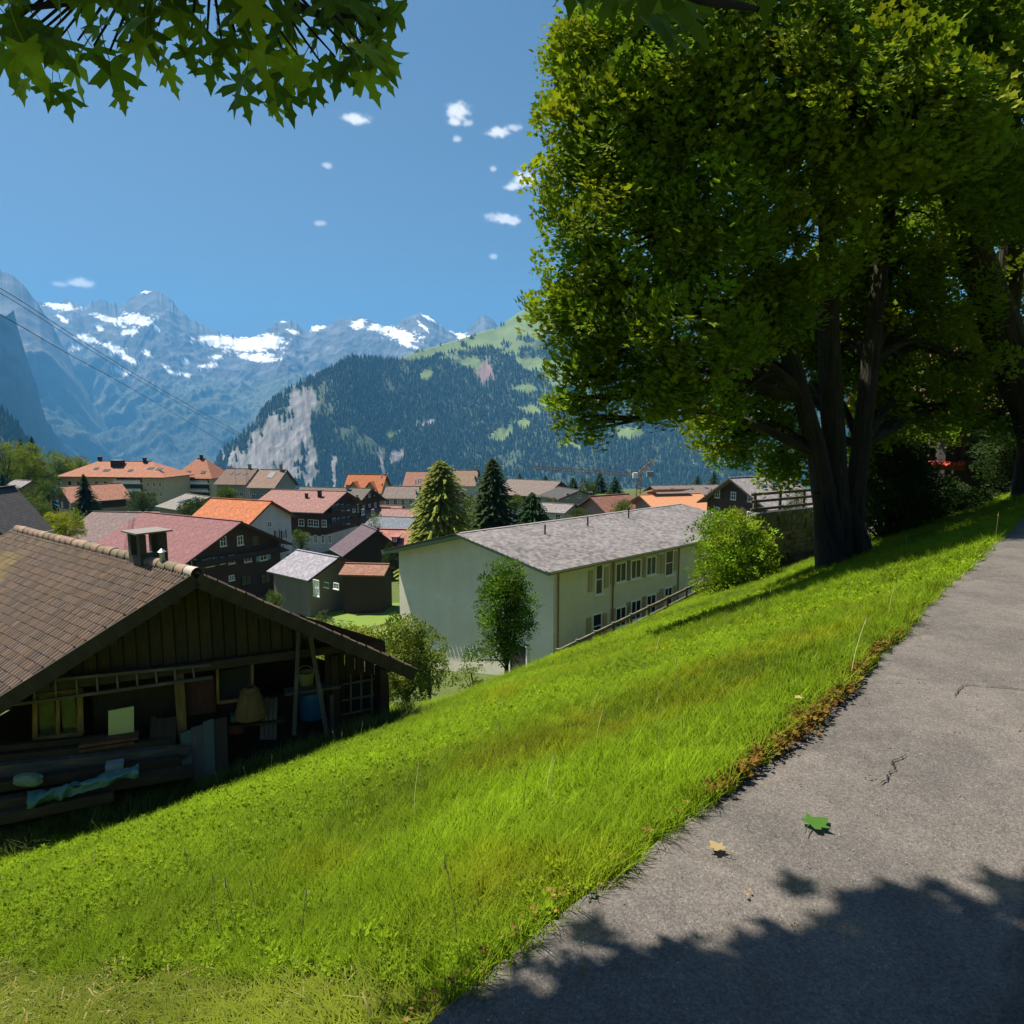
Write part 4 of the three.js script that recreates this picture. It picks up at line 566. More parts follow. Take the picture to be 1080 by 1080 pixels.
  for (let i = 0; i < 7; i++) { const h = 0.0 + i * 0.19; timber(B(4.3, h, -0.2 + 0.02 * Q()), B(8.2, h + 0.02, -0.2 + 0.02 * Q()), 0.05, 0.17, woods[i % 3], 'plank'); }
  { const f = []; const P = (px, py) => { const [q, h] = hit(px, py, 0.04); return B(q, h, 0.04); }; f.push(beam(P(229, 703), P(230, 742), 0.05, 0.05, N), beam(P(229, 703), P(266, 698), 0.05, 0.05, N), beam(P(266, 698), P(266, 728), 0.05, 0.05, N), beam(P(230, 741), P(262, 737), 0.06, 0.04, N)); const d = part('opening_frame', merge(f), M.yellowWood, barn); panel(231, 705, 265, 739, -0.2, M.dark, 'opening_shade_sheet', undefined, 0.03); void d; }  // near-black sheet behind the frame stands in for the shade inside
  // the big yellow-framed window at the left
  {
    const P = (px, py, n = 0.06) => { const [q, h] = hit(px, py, n); return B(q, h, n); };
    const w = part('window', merge([beam(P(37, 734), P(37, 780), 0.07, 0.07, N), beam(P(61, 731), P(61, 776), 0.06, 0.06, N), beam(P(84, 727), P(85, 773), 0.09, 0.07, N), beam(P(37, 733), P(86, 727), 0.06, 0.06, N), beam(P(36, 779), P(87, 773), 0.08, 0.12, N)]), M.yellowWood, barn, 'two-light window with ochre timber frame');
    for (const [a, b, c, d] of [[39, 735, 60, 776], [63, 732, 82, 773]]) { const [q1, h1] = hit(a, b, 0.03), [q2, h2] = hit(c, d, 0.03); const g = box(Math.abs(q1 - q2), Math.abs(h1 - h2), 0.012); g.applyMatrix4(new THREE.Matrix4().makeBasis(W.clone().negate(), UP, N).setPosition(B((q1 + q2) / 2, (h1 + h2) / 2, 0.03))); part('pane', g, plain(0.05, 0.06, 0.025, 0.06), w); }
  }
  // things stored against the barn
  const own = (name, label, cat, geos, mats, names) => { const g = thing(name, label, cat, O); geos.forEach((x, i) => part(names[i], x, mats[i], g)); return g; };
  const P = (px, py, n) => { const [q, h] = hit(px, py, n); return B(q, h, n); };
  { // long ladder hung under the tie beam
    const g = thing('ladder', 'long grey wooden ladder hung sideways under the barn beam', 'ladder', O), n = 0.18, a0 = P(-60, 728, n), a1 = P(222, 701, n), b0 = P(-60, 753, n), b1 = P(224, 714, n);
    part('rail', beam(a0, a1, 0.05, 0.06, N), M.greyWood, g); part('rail', beam(b0, b1, 0.05, 0.06, N), M.greyWood, g);
    const L = a0.distanceTo(a1), k = Math.floor(L / 0.29), rg = new Map(); void rg;
    for (let i = 1; i < k; i++) part('rung', beam(a0.clone().lerp(a1, i / k), b0.clone().lerp(b1, i / k), 0.03, 0.03, N), M.greyWood, g);
  }
  own('board_panel', 'pale yellow-green square board leaning under the ladder', 'panel', [(() => { const a = P(114, 776, 0.2), b = P(141, 773, 0.2), c = P(141, 745, 0.12), d = P(114, 750, 0.12); return quadPrism([a, b, c, d], N, 0.03); })()], [plain(0.50, 0.52, 0.2, 0.6)], ['sheet']);
  own('plank_shelf', 'short stack of reddish planks below the pale board', 'planks', [beam(P(84, 784, 0.3), P(146, 775, 0.3), 0.3, 0.05, UP), beam(P(84, 789, 0.32), P(142, 780, 0.32), 0.28, 0.05, UP), beam(P(90, 795, 0.25), P(146, 786, 0.25), 0.3, 0.05, UP)], [wood(0.2, 0.09, 0.04), wood(0.16, 0.08, 0.04), M.oldWood3], ['plank', 'plank', 'plank']);
  { // wicker basket hanging in the opening
    const g = own('wicker_basket', 'tall tapered ochre wicker basket hung in the barn opening', 'basket', [], [], []); const c = P(264, 741, 0.25);
    const prof = [[0.0, -0.3], [0.27, -0.3], [0.285, -0.24], [0.25, -0.05], [0.2, 0.12], [0.14, 0.27], [0.1, 0.31], [0.085, 0.31], [0.12, 0.2], [0.2, -0.05]].map((p) => new THREE.Vector2(...p));
    const b = part('basket_body', new THREE.LatheGeometry(prof, 18), wood(0.26, 0.15, 0.035), g); b.position.copy(c); for (let i = 0; i < 5; i++) { const y = -0.25 + i * 0.12, m = part('woven_band', new THREE.TorusGeometry(mix(0.285, 0.16, i / 4.4), 0.014, 5, 20), M.yellowWood, b); m.rotation.x = Math.PI / 2; m.position.y = y; }
    part('cord', beam(c.clone().add(V(0, 0.3, 0)), P(264, 702, 0.2), 0.015), M.dark, g);
  }
  { const g = own('plastic_drum', 'blue plastic drum standing between the leaning poles', 'drum', [], [], []), c = P(329, 742, -0.12); const b = part('drum_body', new THREE.LatheGeometry([[0, -0.32], [0.2, -0.32], [0.24, -0.26], [0.25, -0.06], [0.235, -0.03], [0.25, 0.0], [0.25, 0.2], [0.22, 0.28], [0.12, 0.32], [0, 0.32]].map((p) => new THREE.Vector2(...p)), 20), plain(0.01, 0.10, 0.22, 0.4), g); b.position.copy(c); const l = part('lid', new THREE.CylinderGeometry(0.1, 0.1, 0.07, 14), plain(0.02, 0.03, 0.05, 0.5), b); l.position.y = 0.34; }
  { const g = own('bucket', 'pale yellow bucket on the shelf above the blue drum', 'bucket', [], [], []), c = P(323, 716, -0.15); const b = part('bucket_body', new THREE.LatheGeometry([[0, -0.14], [0.13, -0.14], [0.16, 0.14], [0.15, 0.14], [0.12, -0.12]].map((p) => new THREE.Vector2(...p)), 16), plain(0.30, 0.27, 0.1, 0.5), g); b.position.copy(c); const h = part('handle', new THREE.TorusGeometry(0.155, 0.008, 5, 14, Math.PI), M.metal, b); h.position.y = 0.12; }
  own('shelf_board', 'narrow board shelf across the leaning poles', 'shelf', [beam(P(300, 730, 0.05), P(358, 722, 0.05), 0.3, 0.05, UP), beam(P(352, 724, -0.2), P(352, 735, 0), 0.04, 0.04, N)], [M.greyWood, M.greyWood], ['board', 'bracket']);
  { // leaning boards and sheets in the middle
    const g = thing('leaning_boards', 'grey-green boards leaning against the barn front', 'boards', O), spec = [[192, 786, 200, 808, 176, 770], [203, 780, 214, 812, 190, 764], [216, 776, 224, 808, 208, 758], [226, 775, 238, 806, 220, 756]];
    spec.forEach(([x0, y0, x1, y1, , yt], i) => { const a = P(x0, y1 + 14, 0.75), b = P(x1 + 3, y1 + 8, 0.75), c = P(x1 + 1, yt, 0.22), d = P(x0 - 2, yt + 4, 0.22); part('board', quadPrism([a, b, c, d], N, 0.03), [plain(0.09, 0.115, 0.085, 0.8), M.greyWood, plain(0.075, 0.10, 0.08, 0.8), M.oldWood3][i], g); });
  }
  { const g = thing('leaning_planks', 'upright brown planks leaning right of the pale board', 'planks', O); for (let i = 0; i < 5; i++) { const x = 160 + i * 5.5, a = P(x, 800, 0.4), b = P(x + 1.5, 755 + 3 * Q(), 0.08); part('plank', beam(a, b, 0.085, 0.03, N), i % 2 ? M.oldWood3 : M.oldWood, g); } }
  { const g = thing('leaning_planks', 'grey planks leaning right of the wicker basket', 'planks', O); for (let i = 0; i < 4; i++) { const x = 276 + i * 4.5, a = P(x, 780, 0.3), b = P(x + 1, 735 + 3 * Q(), 0.06); part('plank', beam(a, b, 0.07, 0.03, N), M.greyWood, g); } }
  { const g = thing('tool_shelf', 'dark shelf of green and red boxes beside the leaning boards', 'shelf', O); part('board', beam(P(240, 764, 0.12), P(300, 757, 0.12), 0.35, 0.04, UP), M.oldWood3, g); part('green_box', beam(P(243, 757, 0.15), P(258, 755, 0.15), 0.2, 0.12, UP), plain(0.03, 0.09, 0.05, 0.6), g); part('red_box', beam(P(241, 770, 0.15), P(256, 768, 0.15), 0.2, 0.12, UP), plain(0.13, 0.02, 0.02, 0.6), g); part('tray', beam(P(262, 755, 0.1), P(282, 752, 0.1), 0.16, 0.07, UP), M.greyWood, g); }
  { // timber stack on the ground, with a tarpaulin
    const g = thing('timber_stack', 'long stack of weathered beams lying along the barn front', 'timber', O);
    const rows = [[-70, 806, 180, 782, 0.35, 0.13], [-70, 818, 200, 790, 0.5, 0.15], [-70, 838, 190, 802, 0.75, 0.16], [-60, 858, 205, 812, 0.95, 0.17], [-60, 824, 120, 804, 0.55, 0.1], [-70, 796, 110, 778, 0.25, 0.1], [-60, 875, 120, 838, 1.1, 0.16]];
    rows.forEach(([x0, y0, x1, y1, n, w], i) => part('beam', beam(P(x0, y0, n), P(x1, y1, n), w, w, N), [M.oldWood3, M.greyWood, M.oldWood][i % 3], g));
  }
  { const g = thing('tarpaulin', 'turquoise plastic tarpaulin draped over the timber stack', 'tarpaulin', O), pos = [], idx = [], n = 26, k = 5; for (let i = 0; i <= n; i++) for (let j = 0; j <= k; j++) { const u = i / n, v = j / k, p = P(mix(28, 146, u), mix(846, 812, u) + (v - 0.5) * 16 * (1 - 0.45 * u), 1.02 + 0.16 * Math.sin(v * 2.6)); p.addScaledVector(N, 0.22 * (ridged(u * 9 + v, v * 2.5, 3, 3) - 0.5)).addScaledVector(UP, 0.14 * (fbm(u * 16, v * 4, 9, 3) - 0.5)); pos.push(p.x, p.y, p.z); } for (let i = 0; i < n; i++) for (let j = 0; j < k; j++) { const a = i * (k + 1) + j; idx.push(a, a + 1, a + k + 1, a + 1, a + k + 2, a + k + 1); } const ge = new THREE.BufferGeometry(); ge.setAttribute('position', new THREE.Float32BufferAttribute(pos, 3)); ge.setIndex(idx); ge.computeVertexNormals(); part('sheet', ge, plain(0.065, 0.17, 0.17, 0.5), g); part('folded_end', (() => { const s = new THREE.IcosahedronGeometry(0.2, 3), p = s.attributes.position; for (let i = 0; i < p.count; i++) { const v = V().fromBufferAttribute(p, i), f = 0.75 + 0.6 * fbm(v.x * 9, v.y * 9, v.z * 9, 3); p.setXYZ(i, v.x * f * 1.1, v.y * f * 0.5, v.z * f * 0.6); } s.computeVertexNormals(); s.translate(...P(30, 822, 0.95).toArray()); return s; })(), plain(0.11, 0.17, 0.11, 0.7), g); }
  own('stone_block', 'small pale blue-grey block on the timber stack', 'block', [(() => { const b = box(0.26, 0.14, 0.2); b.applyMatrix4(new THREE.Matrix4().makeBasis(W.clone().negate(), UP, N).setPosition(P(121, 808, 0.8))); return b; })()], [plain(0.2, 0.27, 0.27, 0.8)], ['block']);
  { // chimney with a metal hood on the ridge, and a vent pipe
    const c = at(157, 592, 12.6), g = thing('chimney', 'dark brick chimney with open sides and flat sheet-metal hood on the barn roof', 'chimney', c); g.rotation.y = 0.9;
    part('stack', box(0.5, 0.7, 0.5, 0, -0.2, 0), plain(0.055, 0.05, 0.04, 0.95), g); for (const [x, z] of [[-0.19, -0.19], [0.19, -0.19], [-0.19, 0.19], [0.19, 0.19]]) part('pillar', box(0.12, 0.42, 0.12, x, 0.34, z), plain(0.05, 0.045, 0.035, 0.95), g);
    const hood = box(0.66, 0.03, 0.66, 0, 0.585, 0); part('hood', hood, plain(0.13, 0.11, 0.10, 0.6), g);
    const v = at(172, 603, 12.0), t = thing('vent_pipe', 'thin metal vent pipe with lead collar near the barn ridge', 'pipe', v); part('pipe', new THREE.CylinderGeometry(0.045, 0.045, 0.5, 10), M.metal, t).position.y = 0.12; part('collar', box(0.4, 0.02, 0.3, 0, -0.06, 0.02, 0.6, 0.2, 0.4), plain(0.5, 0.48, 0.46, 0.5), t); part('cowl', new THREE.ConeGeometry(0.08, 0.06, 10), M.metal, t).position.y = 0.4;
  }
}

// ---------------------------------------------------------------- the house behind the trees on the right
{
  const h = house({ name: 'wooden_house', label: 'dark wooden house with rosy-brown roof half hidden by the trees on the right', category: 'house', apex: [928, 350, 32], az: 100, len: 6.6, hw: [4.6, 5.0], rise: 3.2, base: -3.2, wall: wood(0.03, 0.02, 0.013), roof: tiles(0.36, 0.2, 0.16), over: 1.1, windows: [['right', 968, 471, 1.5, 1.3, { bars: [3, 1] }], ['right', 1035, 470, 1.4, 1.3, { bars: [1, 1], frame: M.chaletWood }], ['right', 968, 540, 1.2, 1.2, { frame: M.chaletWood }]], lower: 1.4, lowerMat: M.stone });
  const n = V(1, 0, 0).transformDirection(h.matrixWorld), p = V(5.0, 0, 0).applyMatrix4(h.matrixWorld), c = onPlane(991, 490, p.clone().addScaledVector(n, 0.35), n);
  const fb = thing('flower_box', 'red geranium flower box hanging under the lattice window', 'planter', c); fb.rotation.y = h.rotation.y + Math.PI / 2;
  part('planter', box(1.75, 0.22, 0.24, 0, -0.1, 0), wood(0.2, 0.05, 0.03), fb); const q = rng(8), pet = []; for (let i = 0; i < 260; i++) { const s = new THREE.CircleGeometry(0.035 + 0.02 * q(), 5); s.rotateX(q() * 6); s.rotateY(q() * 6); s.translate((q() - 0.5) * 1.7, 0.02 + 0.16 * (q() - 0.3), (q() - 0.3) * 0.35); pet.push(s); }
  part('blossoms', merge(pet), plain(0.55, 0.06, 0.03, 0.7), fb); const bracket = part('bracket', box(0.05, 0.35, 0.3, 0.6, -0.2, -0.2), M.dark, fb); part('brace', box(0.05, 0.05, 0.3, -1.2, 0.0, 0), M.dark, bracket);
}

// ---------------------------------------------------------------- dry-stone wall, its rail fence, and the rail fence along the building
{
  const a = at(795, 590, 24.5), b = at(872, 588, 27), d = b.clone().sub(a); d.y = 0; const L = d.length() + 2; d.normalize(); const n = V(d.z, 0, -d.x); if (n.z < 0) n.negate();
  const base = V(a.x, -4.6, a.z), w = thing('stone_wall', 'dry-stone retaining wall beside the trunk of the big maple', 'wall', base), q = rng(44), mats = [0.19, 0.24, 0.29, 0.16].map((k) => std(lin(k, k * 0.9, k * 0.76), { map: withRepeat(plasterTex, 1.3), bumpMap: withRepeat(plasterBump, 2), bumpScale: 0.02, roughness: 0.95 }));
  const stones = [0, 1, 2, 3, 4].map((k) => { const g = new THREE.BoxGeometry(1, 1, 1, 2, 2, 2), p = g.attributes.position; for (let i = 0; i < p.count; i++) { const v = V().fromBufferAttribute(p, i), r = v.length(), f = mix(1, 0.5 / r * 1.25, 0.35) * (0.9 + 0.2 * hash(Math.round(v.x * 4), Math.round(v.y * 4), Math.round(v.z * 4) + k * 7)); p.setXYZ(i, v.x * f, v.y * f, v.z * f); } return flat(uvBox(g)); });
  part('core', beam(V(0, 1.1, 0).addScaledVector(n, -0.45), d.clone().multiplyScalar(L).add(V(0, 1.1, 0)).addScaledVector(n, -0.45), 0.7, 3.2, V(0, 1, 0)), plain(0.03, 0.028, 0.024, 0.95), w);
  const topY = 3.1; let count = 0;
  for (let y = 0.2; y < topY && count < 298;) { const h = 0.13 + 0.1 * q(); for (let x = -0.1 * q(); x < L && count < 298;) { const l = 0.2 + 0.34 * q(), m = part('stone', stones[Math.floor(q() * 5)], mats[Math.floor(q() * 4)], w); m.position.copy(d).multiplyScalar(x + l / 2).addScaledVector(n, -0.08 + 0.07 * q()).add(V(0, y + h / 2, 0)); m.scale.set(l * 1.02, h * 1.05, 0.3); m.rotation.set(0, Math.atan2(-d.z, d.x), (q() - 0.5) * 0.1); x += l; count++; } y += h; }
  const f = thing('rail_fence', 'grey wooden rail fence on top of the stone wall', 'fence', base.clone().add(V(0, topY, 0)).addScaledVector(n, -0.3));
  for (let x = 0.3; x < L; x += 1.5) part('post', beam(V(0, -0.2, 0).addScaledVector(d, x), V(0, 0.75, 0).addScaledVector(d, x), 0.1), M.greyWood, f);
  for (const y of [0.12, 0.42, 0.68]) part('rail', beam(V(0, y, 0).addScaledVector(n, 0.07), V(0, y, 0).addScaledVector(d, L).addScaledVector(n, 0.07), 0.05, 0.1), M.greyWood, f);
  const pts = [[588, 686, 17.8], [640, 661, 20.4], [690, 637, 23.2], [742, 612, 27]].map((p) => at(...p)), c = new THREE.CatmullRomCurve3(pts);
  const g = thing('rail_fence', 'long weathered rail fence along the crest beside the long building', 'fence', pts[0].clone());
  const N = 8, at2 = (i, dy) => c.getPoint(i / N).sub(pts[0]).add(V(0, dy, 0));
  for (let i = 0; i <= N; i++) part('post', beam(at2(i, -1.5), at2(i, 0.05), 0.09), M.greyWood, g);
  for (let i = 0; i < N; i++) { part('rail', beam(at2(i, -0.03), at2(i + 1, -0.03), 0.06, 0.1), M.greyWood, g); part('rail', beam(at2(i, -0.38), at2(i + 1, -0.38), 0.05, 0.16), M.greyWood, g); }
}

// ---------------------------------------------------------------- overhead cables and the crane
{
  const cable = (label, pts, r) => { const P = pts.map((p) => at(...p)), g = thing('overhead_cable', label, 'cable', P[0].clone(), 'cables crossing the sky at the left'); part('wire', tube(P.map((p) => p.sub(g.position)), [r, r], 6, 40), plain(0.05, 0.05, 0.055, 0.6), g); const k = part('insulator', new THREE.CylinderGeometry(r * 2.4, r * 2.4, r * 14, 8), M.metal, g); k.position.copy(P[P.length - 1]); return g; };
  cable('uppermost thin overhead cable crossing the left mountains', [[-60, 276, 70], [0, 304, 82], [90, 362, 110], [167, 409, 145], [262, 462, 210]], 0.045);
  cable('thin overhead cable just under the uppermost one', [[-60, 280, 70], [0, 309, 82], [90, 366, 110], [167, 413, 145], [262, 466, 210]], 0.04);
  cable('lowest overhead cable crossing the dark valley wall', [[-60, 303, 66], [0, 332, 78], [70, 372, 100], [139, 410, 130], [248, 474, 205]], 0.045);
  const base = at(673, 530, 200), cr = thing('tower_crane', 'orange-brown construction crane with long horizontal jib', 'crane', base), s = 200 / FOC, mt = plain(0.24, 0.12, 0.06, 0.6);
  const lattice = (a, b, w) => { const out = [], d = b.clone().sub(a), L = d.length(), n = Math.ceil(L / (w * 1.2)); const up = Math.abs(d.y) > L * 0.7 ? V(1, 0, 0) : V(0, 1, 0), sd = d.clone().normalize().cross(up).normalize().multiplyScalar(w / 2), u2 = sd.clone().cross(d).normalize().multiplyScalar(w / 2), cs = [[1, 1], [-1, 1], [-1, -1], [1, -1]].map(([i, j]) => sd.clone().multiplyScalar(i).addScaledVector(u2, j)); for (const c of cs) out.push(beam(a.clone().add(c), b.clone().add(c), 0.14)); for (let i = 0; i < n; i++) for (let k = 0; k < 4; k++) out.push(beam(a.clone().addScaledVector(d, i / n).add(cs[k]), a.clone().addScaledVector(d, (i + 1) / n).add(cs[(k + (i % 2 ? 3 : 1)) % 4]), 0.07)); return merge(out); };
  const top = V(0, 31 * s, 0); part('mast', lattice(V(0, -3, 0), top, 1.2), mt, cr); const tip = V(-115 * s, 38 * s, 3); const jib = part('jib', lattice(top.clone().add(V(0, -0.4, 0)), tip, 0.9), mt, cr); part('apex', lattice(top, V(15 * s, 44 * s, 0), 0.8), mt, cr); part('tie_rod', merge([beam(V(15 * s, 44 * s, 0), tip.clone().lerp(top, 0.35), 0.08)]), mt, jib); part('counterweight', box(2, 1.6, 1.2, 12 * s, 30 * s, 0), M.grey, cr); part('cab', box(1.4, 1.6, 1.3, -1.2, 29 * s, 0.8), M.whitePaint, cr);
}

// ---------------------------------------------------------------- foliage helpers
const leafShapes = {
  // a simple pointed leaf and a lobed maple leaf, both one unit long, tip towards +y, slightly folded
  oval: (() => { const P = [[0, 0], [-0.3, 0.3], [-0.26, 0.62], [0, 1], [0.26, 0.62], [0.3, 0.3]], pos = []; for (let i = 1; i < 5; i++) for (const k of [0, i, i + 1]) pos.push(P[k][0], P[k][1], Math.abs(P[k][0]) * 0.3); const g = new THREE.BufferGeometry(); g.setAttribute('position', new THREE.Float32BufferAttribute(pos, 3)); g.computeVertexNormals(); return g; })(),
  lobed: (() => { const P = [[0, 0], [-0.42, 0.1], [-0.34, 0.3], [-0.56, 0.56], [-0.22, 0.6], [0, 1], [0.22, 0.6], [0.56, 0.56], [0.34, 0.3], [0.42, 0.1]], pos = []; for (let i = 1; i < 9; i++) for (const k of [0, i, i + 1]) pos.push(P[k][0], P[k][1], Math.abs(P[k][0]) * 0.22 - 0.12 * P[k][1] * P[k][1]); const g = new THREE.BufferGeometry(); g.setAttribute('position', new THREE.Float32BufferAttribute(pos, 3)); g.computeVertexNormals(); return g; })(),
};
function clump(leaf, n, size, radius, seed, flatness = 0.45) {   // a spray of leaves about a short twig, drooping at its rim
  const q = rng(seed), list = [], e = new THREE.Euler(), m = new THREE.Matrix4(), qt = new THREE.Quaternion();
  for (let i = 0; i < n; i++) {
    const a = q() * 6.283, r = radius * Math.sqrt(q()), y = (q() - 0.5) * radius * flatness - 0.35 * r * r / radius, s = size * (0.65 + 0.7 * q());
    qt.setFromEuler(e.set(-Math.PI / 2 + 0.25 + 0.75 * q(), a - Math.PI / 2 + (q() - 0.5) * 1.6, (q() - 0.5) * 0.9, 'YXZ'));
    list.push(leaf.clone().applyMatrix4(m.compose(V(Math.cos(a) * r, y, -Math.sin(a) * r), qt, V(s, s, s))));
  }
  return mergeGeometries(list, false);
}
const lobedClumps = [1, 2, 3].map((k) => clump(leafShapes.lobed, 64, 0.1, 0.4, k * 31, 0.95));
const ovalClumps = [1, 2].map((k) => clump(leafShapes.oval, 60, 0.10, 0.42, k * 57, 0.7));
function fillLobes(lobes, perArea, seed, tint, scale = 1, shell = 0.62) {
  const q = rng(seed), out = [], e = new THREE.Euler(), qt = new THREE.Quaternion();
  for (const [c, r, sq = 0.85, dens = 1] of lobes) {
    const n = Math.round(perArea * r * r * dens);
    for (let i = 0; i < n; i++) {
      const u = q() * 2 - 1, a = q() * 6.283, k = Math.sqrt(1 - u * u), rr = r * mix(shell, 1.03, Math.pow(q(), 0.6)), d = V(k * Math.cos(a), u, k * Math.sin(a));
      const bump = 0.82 + 0.4 * fbm(d.x * 2.3 + c.x, d.y * 2.3 + c.y, d.z * 2.3 + c.z, 3), p = c.clone().add(V(d.x * rr * bump, d.y * rr * sq * bump, d.z * rr * bump)), s = scale * (0.6 + 0.8 * q());
      qt.setFromEuler(e.set((q() - 0.5) * 1.1 + d.z * 0.8, q() * 6.283, (q() - 0.5) * 1.1 - d.x * 0.8));
      const t = 0.72 + 0.56 * q(), w = q(); out.push({ v: Math.floor(q() * 3), m: new THREE.Matrix4().compose(p, qt, V(s, s, s)), c: lin(tint[0] * t * mix(0.8, 1.25, w), tint[1] * t, tint[2] * t * mix(1.2, 0.8, w)) });
    }
  }
  return out;
}
function crown(name, geos, mat, list, parent) { const g = new THREE.Group(); g.name = name; parent.add(g); geos.forEach((geo, k) => { const l = list.filter((e) => e.v % geos.length === k); if (l.length) copies('leaf_sprays', geo, mat, l, g); }); return g; }
const mapleLeaf = leafMat(1, 1, 1, 0.55), bushLeaf = leafMat(1, 1, 1, 0.45), shadeClumps = [1, 2, 3].map((k) => clump(leafShapes.lobed, 12, 0.15, 0.2, k * 71));

// ---------------------------------------------------------------- the big maple by the stone wall
{
  const base = at(886, 600, 16.2); base.y = ground(base.x, base.z) - 0.1; const L = (px, py, d) => at(px, py, d).sub(base);
  const t = thing('maple_tree', 'big many-stemmed maple beside the dry-stone wall', 'tree', base);
  const stems = [
    [[[880, 606, 16.2], [872, 545, 16.2], [862, 480, 16.1], [846, 420, 15.9], [826, 350, 15.6], [806, 270, 15.2], [780, 170, 14.8], [760, 60, 14.6], [750, -40, 14.4]], [0.46, 0.36, 0.31, 0.28, 0.25, 0.2, 0.15, 0.1, 0.06]],
    [[[888, 606, 16.4], [882, 530, 16.4], [878, 440, 16.4], [874, 340, 16.3], [872, 220, 16.1], [866, 90, 16], [870, -60, 16]], [0.5, 0.42, 0.36, 0.31, 0.25, 0.17, 0.1]],
    [[[897, 604, 16.5], [900, 545, 16.5], [908, 470, 16.6], [918, 380, 16.8], [930, 280, 17], [948, 150, 17.2], [970, 0, 17.4]], [0.46, 0.36, 0.3, 0.27, 0.22, 0.16, 0.08]],
    [[[876, 604, 15.9], [866, 560, 15.8], [862, 520, 15.6]], [0.4, 0.2, 0.1]], [[[906, 604, 16.2], [912, 580, 16.0], [900, 540, 16.3]], [0.35, 0.24, 0.12]],
  ];
  part('trunk', merge(stems.map(([p, r], i) => tube(p.map((k) => L(...k)), r.map((x, k) => x * (k ? 0.74 : 0.9)), 14, p.length * 5, 0.16, i * 3.1))), M.bark, t);
  const lobePx = [[660, 70, 14.5, 1.45], [628, 130, 14.8, 1.1], [615, 215, 15, 0.95], [610, 290, 15, 0.95], [628, 350, 15, 0.9], [607, 405, 14.6, 0.5], [600, 430, 14.6, 0.45], [618, 448, 14.6, 0.45], [585, 330, 15, 0.5], [680, 150, 14.2, 1.6], [670, 250, 14.2, 1.5], [665, 330, 14.5, 1.2], [690, 400, 14.5, 0.9], [735, 330, 13.4, 1.3], [770, 230, 13.2, 1.3], [745, 390, 13.6, 0.8], [800, 110, 13, 1.5], [720, 60, 13.6, 1.6], [840, 50, 12.8, 1.7], [930, 110, 12, 1.4], [990, 125, 11.8, 1.1], [860, 150, 13.2, 1.2], [800, 320, 14.5, 1.2], [845, 260, 14.5, 1.4], [700, -40, 15, 2.2], [820, -60, 15, 2.4], [960, -40, 15, 2.4], [880, 160, 17, 2.0], [960, 220, 17.5, 1.9], [940, 310, 18, 1.5], [1000, 320, 18, 1.4], [790, 400, 16.5, 0.9], [800, 445, 17, 0.85], [770, 465, 17, 0.7], [745, 455, 16.5, 0.6], [830, 490, 19, 0.7], [960, 400, 17.5, 0.8], [1000, 430, 18, 0.75], [940, 440, 18, 0.7], [1030, 380, 17.5, 0.8], [715, 200, 18.5, 2.0], [690, 120, 18, 1.6], [915, 375, 19.5, 0.9], [955, 355, 20, 0.9], [925, 425, 20, 0.7], [985, 385, 20.5, 0.8], [1040, 355, 21, 0.8], [965, 430, 21, 0.5], [850, 350, 19, 1.1], [800, 375, 19, 0.9], [905, 300, 19.5, 1.2], [880, 415, 20, 0.6], [850, 420, 19, 0.6], [650, 418, 14.8, 0.45], [690, 425, 14.8, 0.45], [725, 418, 14.6, 0.5], [760, 425, 15, 0.55], [640, 380, 15, 0.7], [830, 450, 18, 0.6], [815, 480, 18.5, 0.45], [915, 455, 19.5, 0.5], [590, 180, 15, 0.6], [600, 60, 15, 0.7], [940, 470, 21, 0.55], [985, 455, 21.5, 0.5], [1030, 430, 20, 0.7], [1062, 440, 19.5, 0.7], [905, 478, 20, 0.5], [1045, 405, 20.5, 0.7], [880, 380, 18.5, 0.8], [930, 395, 18.5, 0.8], [760, 300, 18.5, 1.9], [870, 320, 19, 1.8]];
  const lobes = lobePx.map(([x, y, d, r]) => [L(x, y, d), r, 0.8]), Q = rng(61), limbs = [];
  for (const [c, r] of lobes) { const st = stems[Math.floor(Q() * 3)], k = Math.min(st[0].length - 2, 2 + Math.floor(Q() * 4)); let best = null; for (let i = 0; i < 3; i++) for (let j = 2; j < stems[i][0].length; j++) { const p = L(...stems[i][0][j]); if (p.y < c.y + 0.6) { const d = p.distanceTo(c); if (!best || d < best[0]) best = [d, p, stems[i][1][j]]; } } void k; if (!best) continue; const mid = best[1].clone().lerp(c, 0.5).add(V((Q() - 0.5) * 0.5, 0.35 + 0.3 * Q(), (Q() - 0.5) * 0.5)); limbs.push(tube([best[1], mid, c.clone().add(V(0, -0.1, 0))], [Math.min(0.13, best[2] * 0.6), 0.07, 0.025], 6, 10, 0.1, Q() * 9)); for (let b = 0; b < 4; b++) { const a = Q() * 6.28, e = c.clone().add(V(Math.cos(a) * r * 0.85, (Q() - 0.4) * r * 0.8, Math.sin(a) * r * 0.85)); limbs.push(tube([mid.clone().lerp(c, 0.4 + 0.5 * Q()), c.clone().lerp(e, 0.4).add(V(0, 0.15, 0)), e], [0.035, 0.022, 0.01], 5, 6)); } }
  part('branches', merge(limbs), M.bark, t);
  crown('crown', lobedClumps, mapleLeaf, fillLobes(lobes.map(([c, r, s]) => [c, r * 0.9, s]), 42, 7, [0.185, 0.27, 0.010], 1.04, 0.62), t);
}
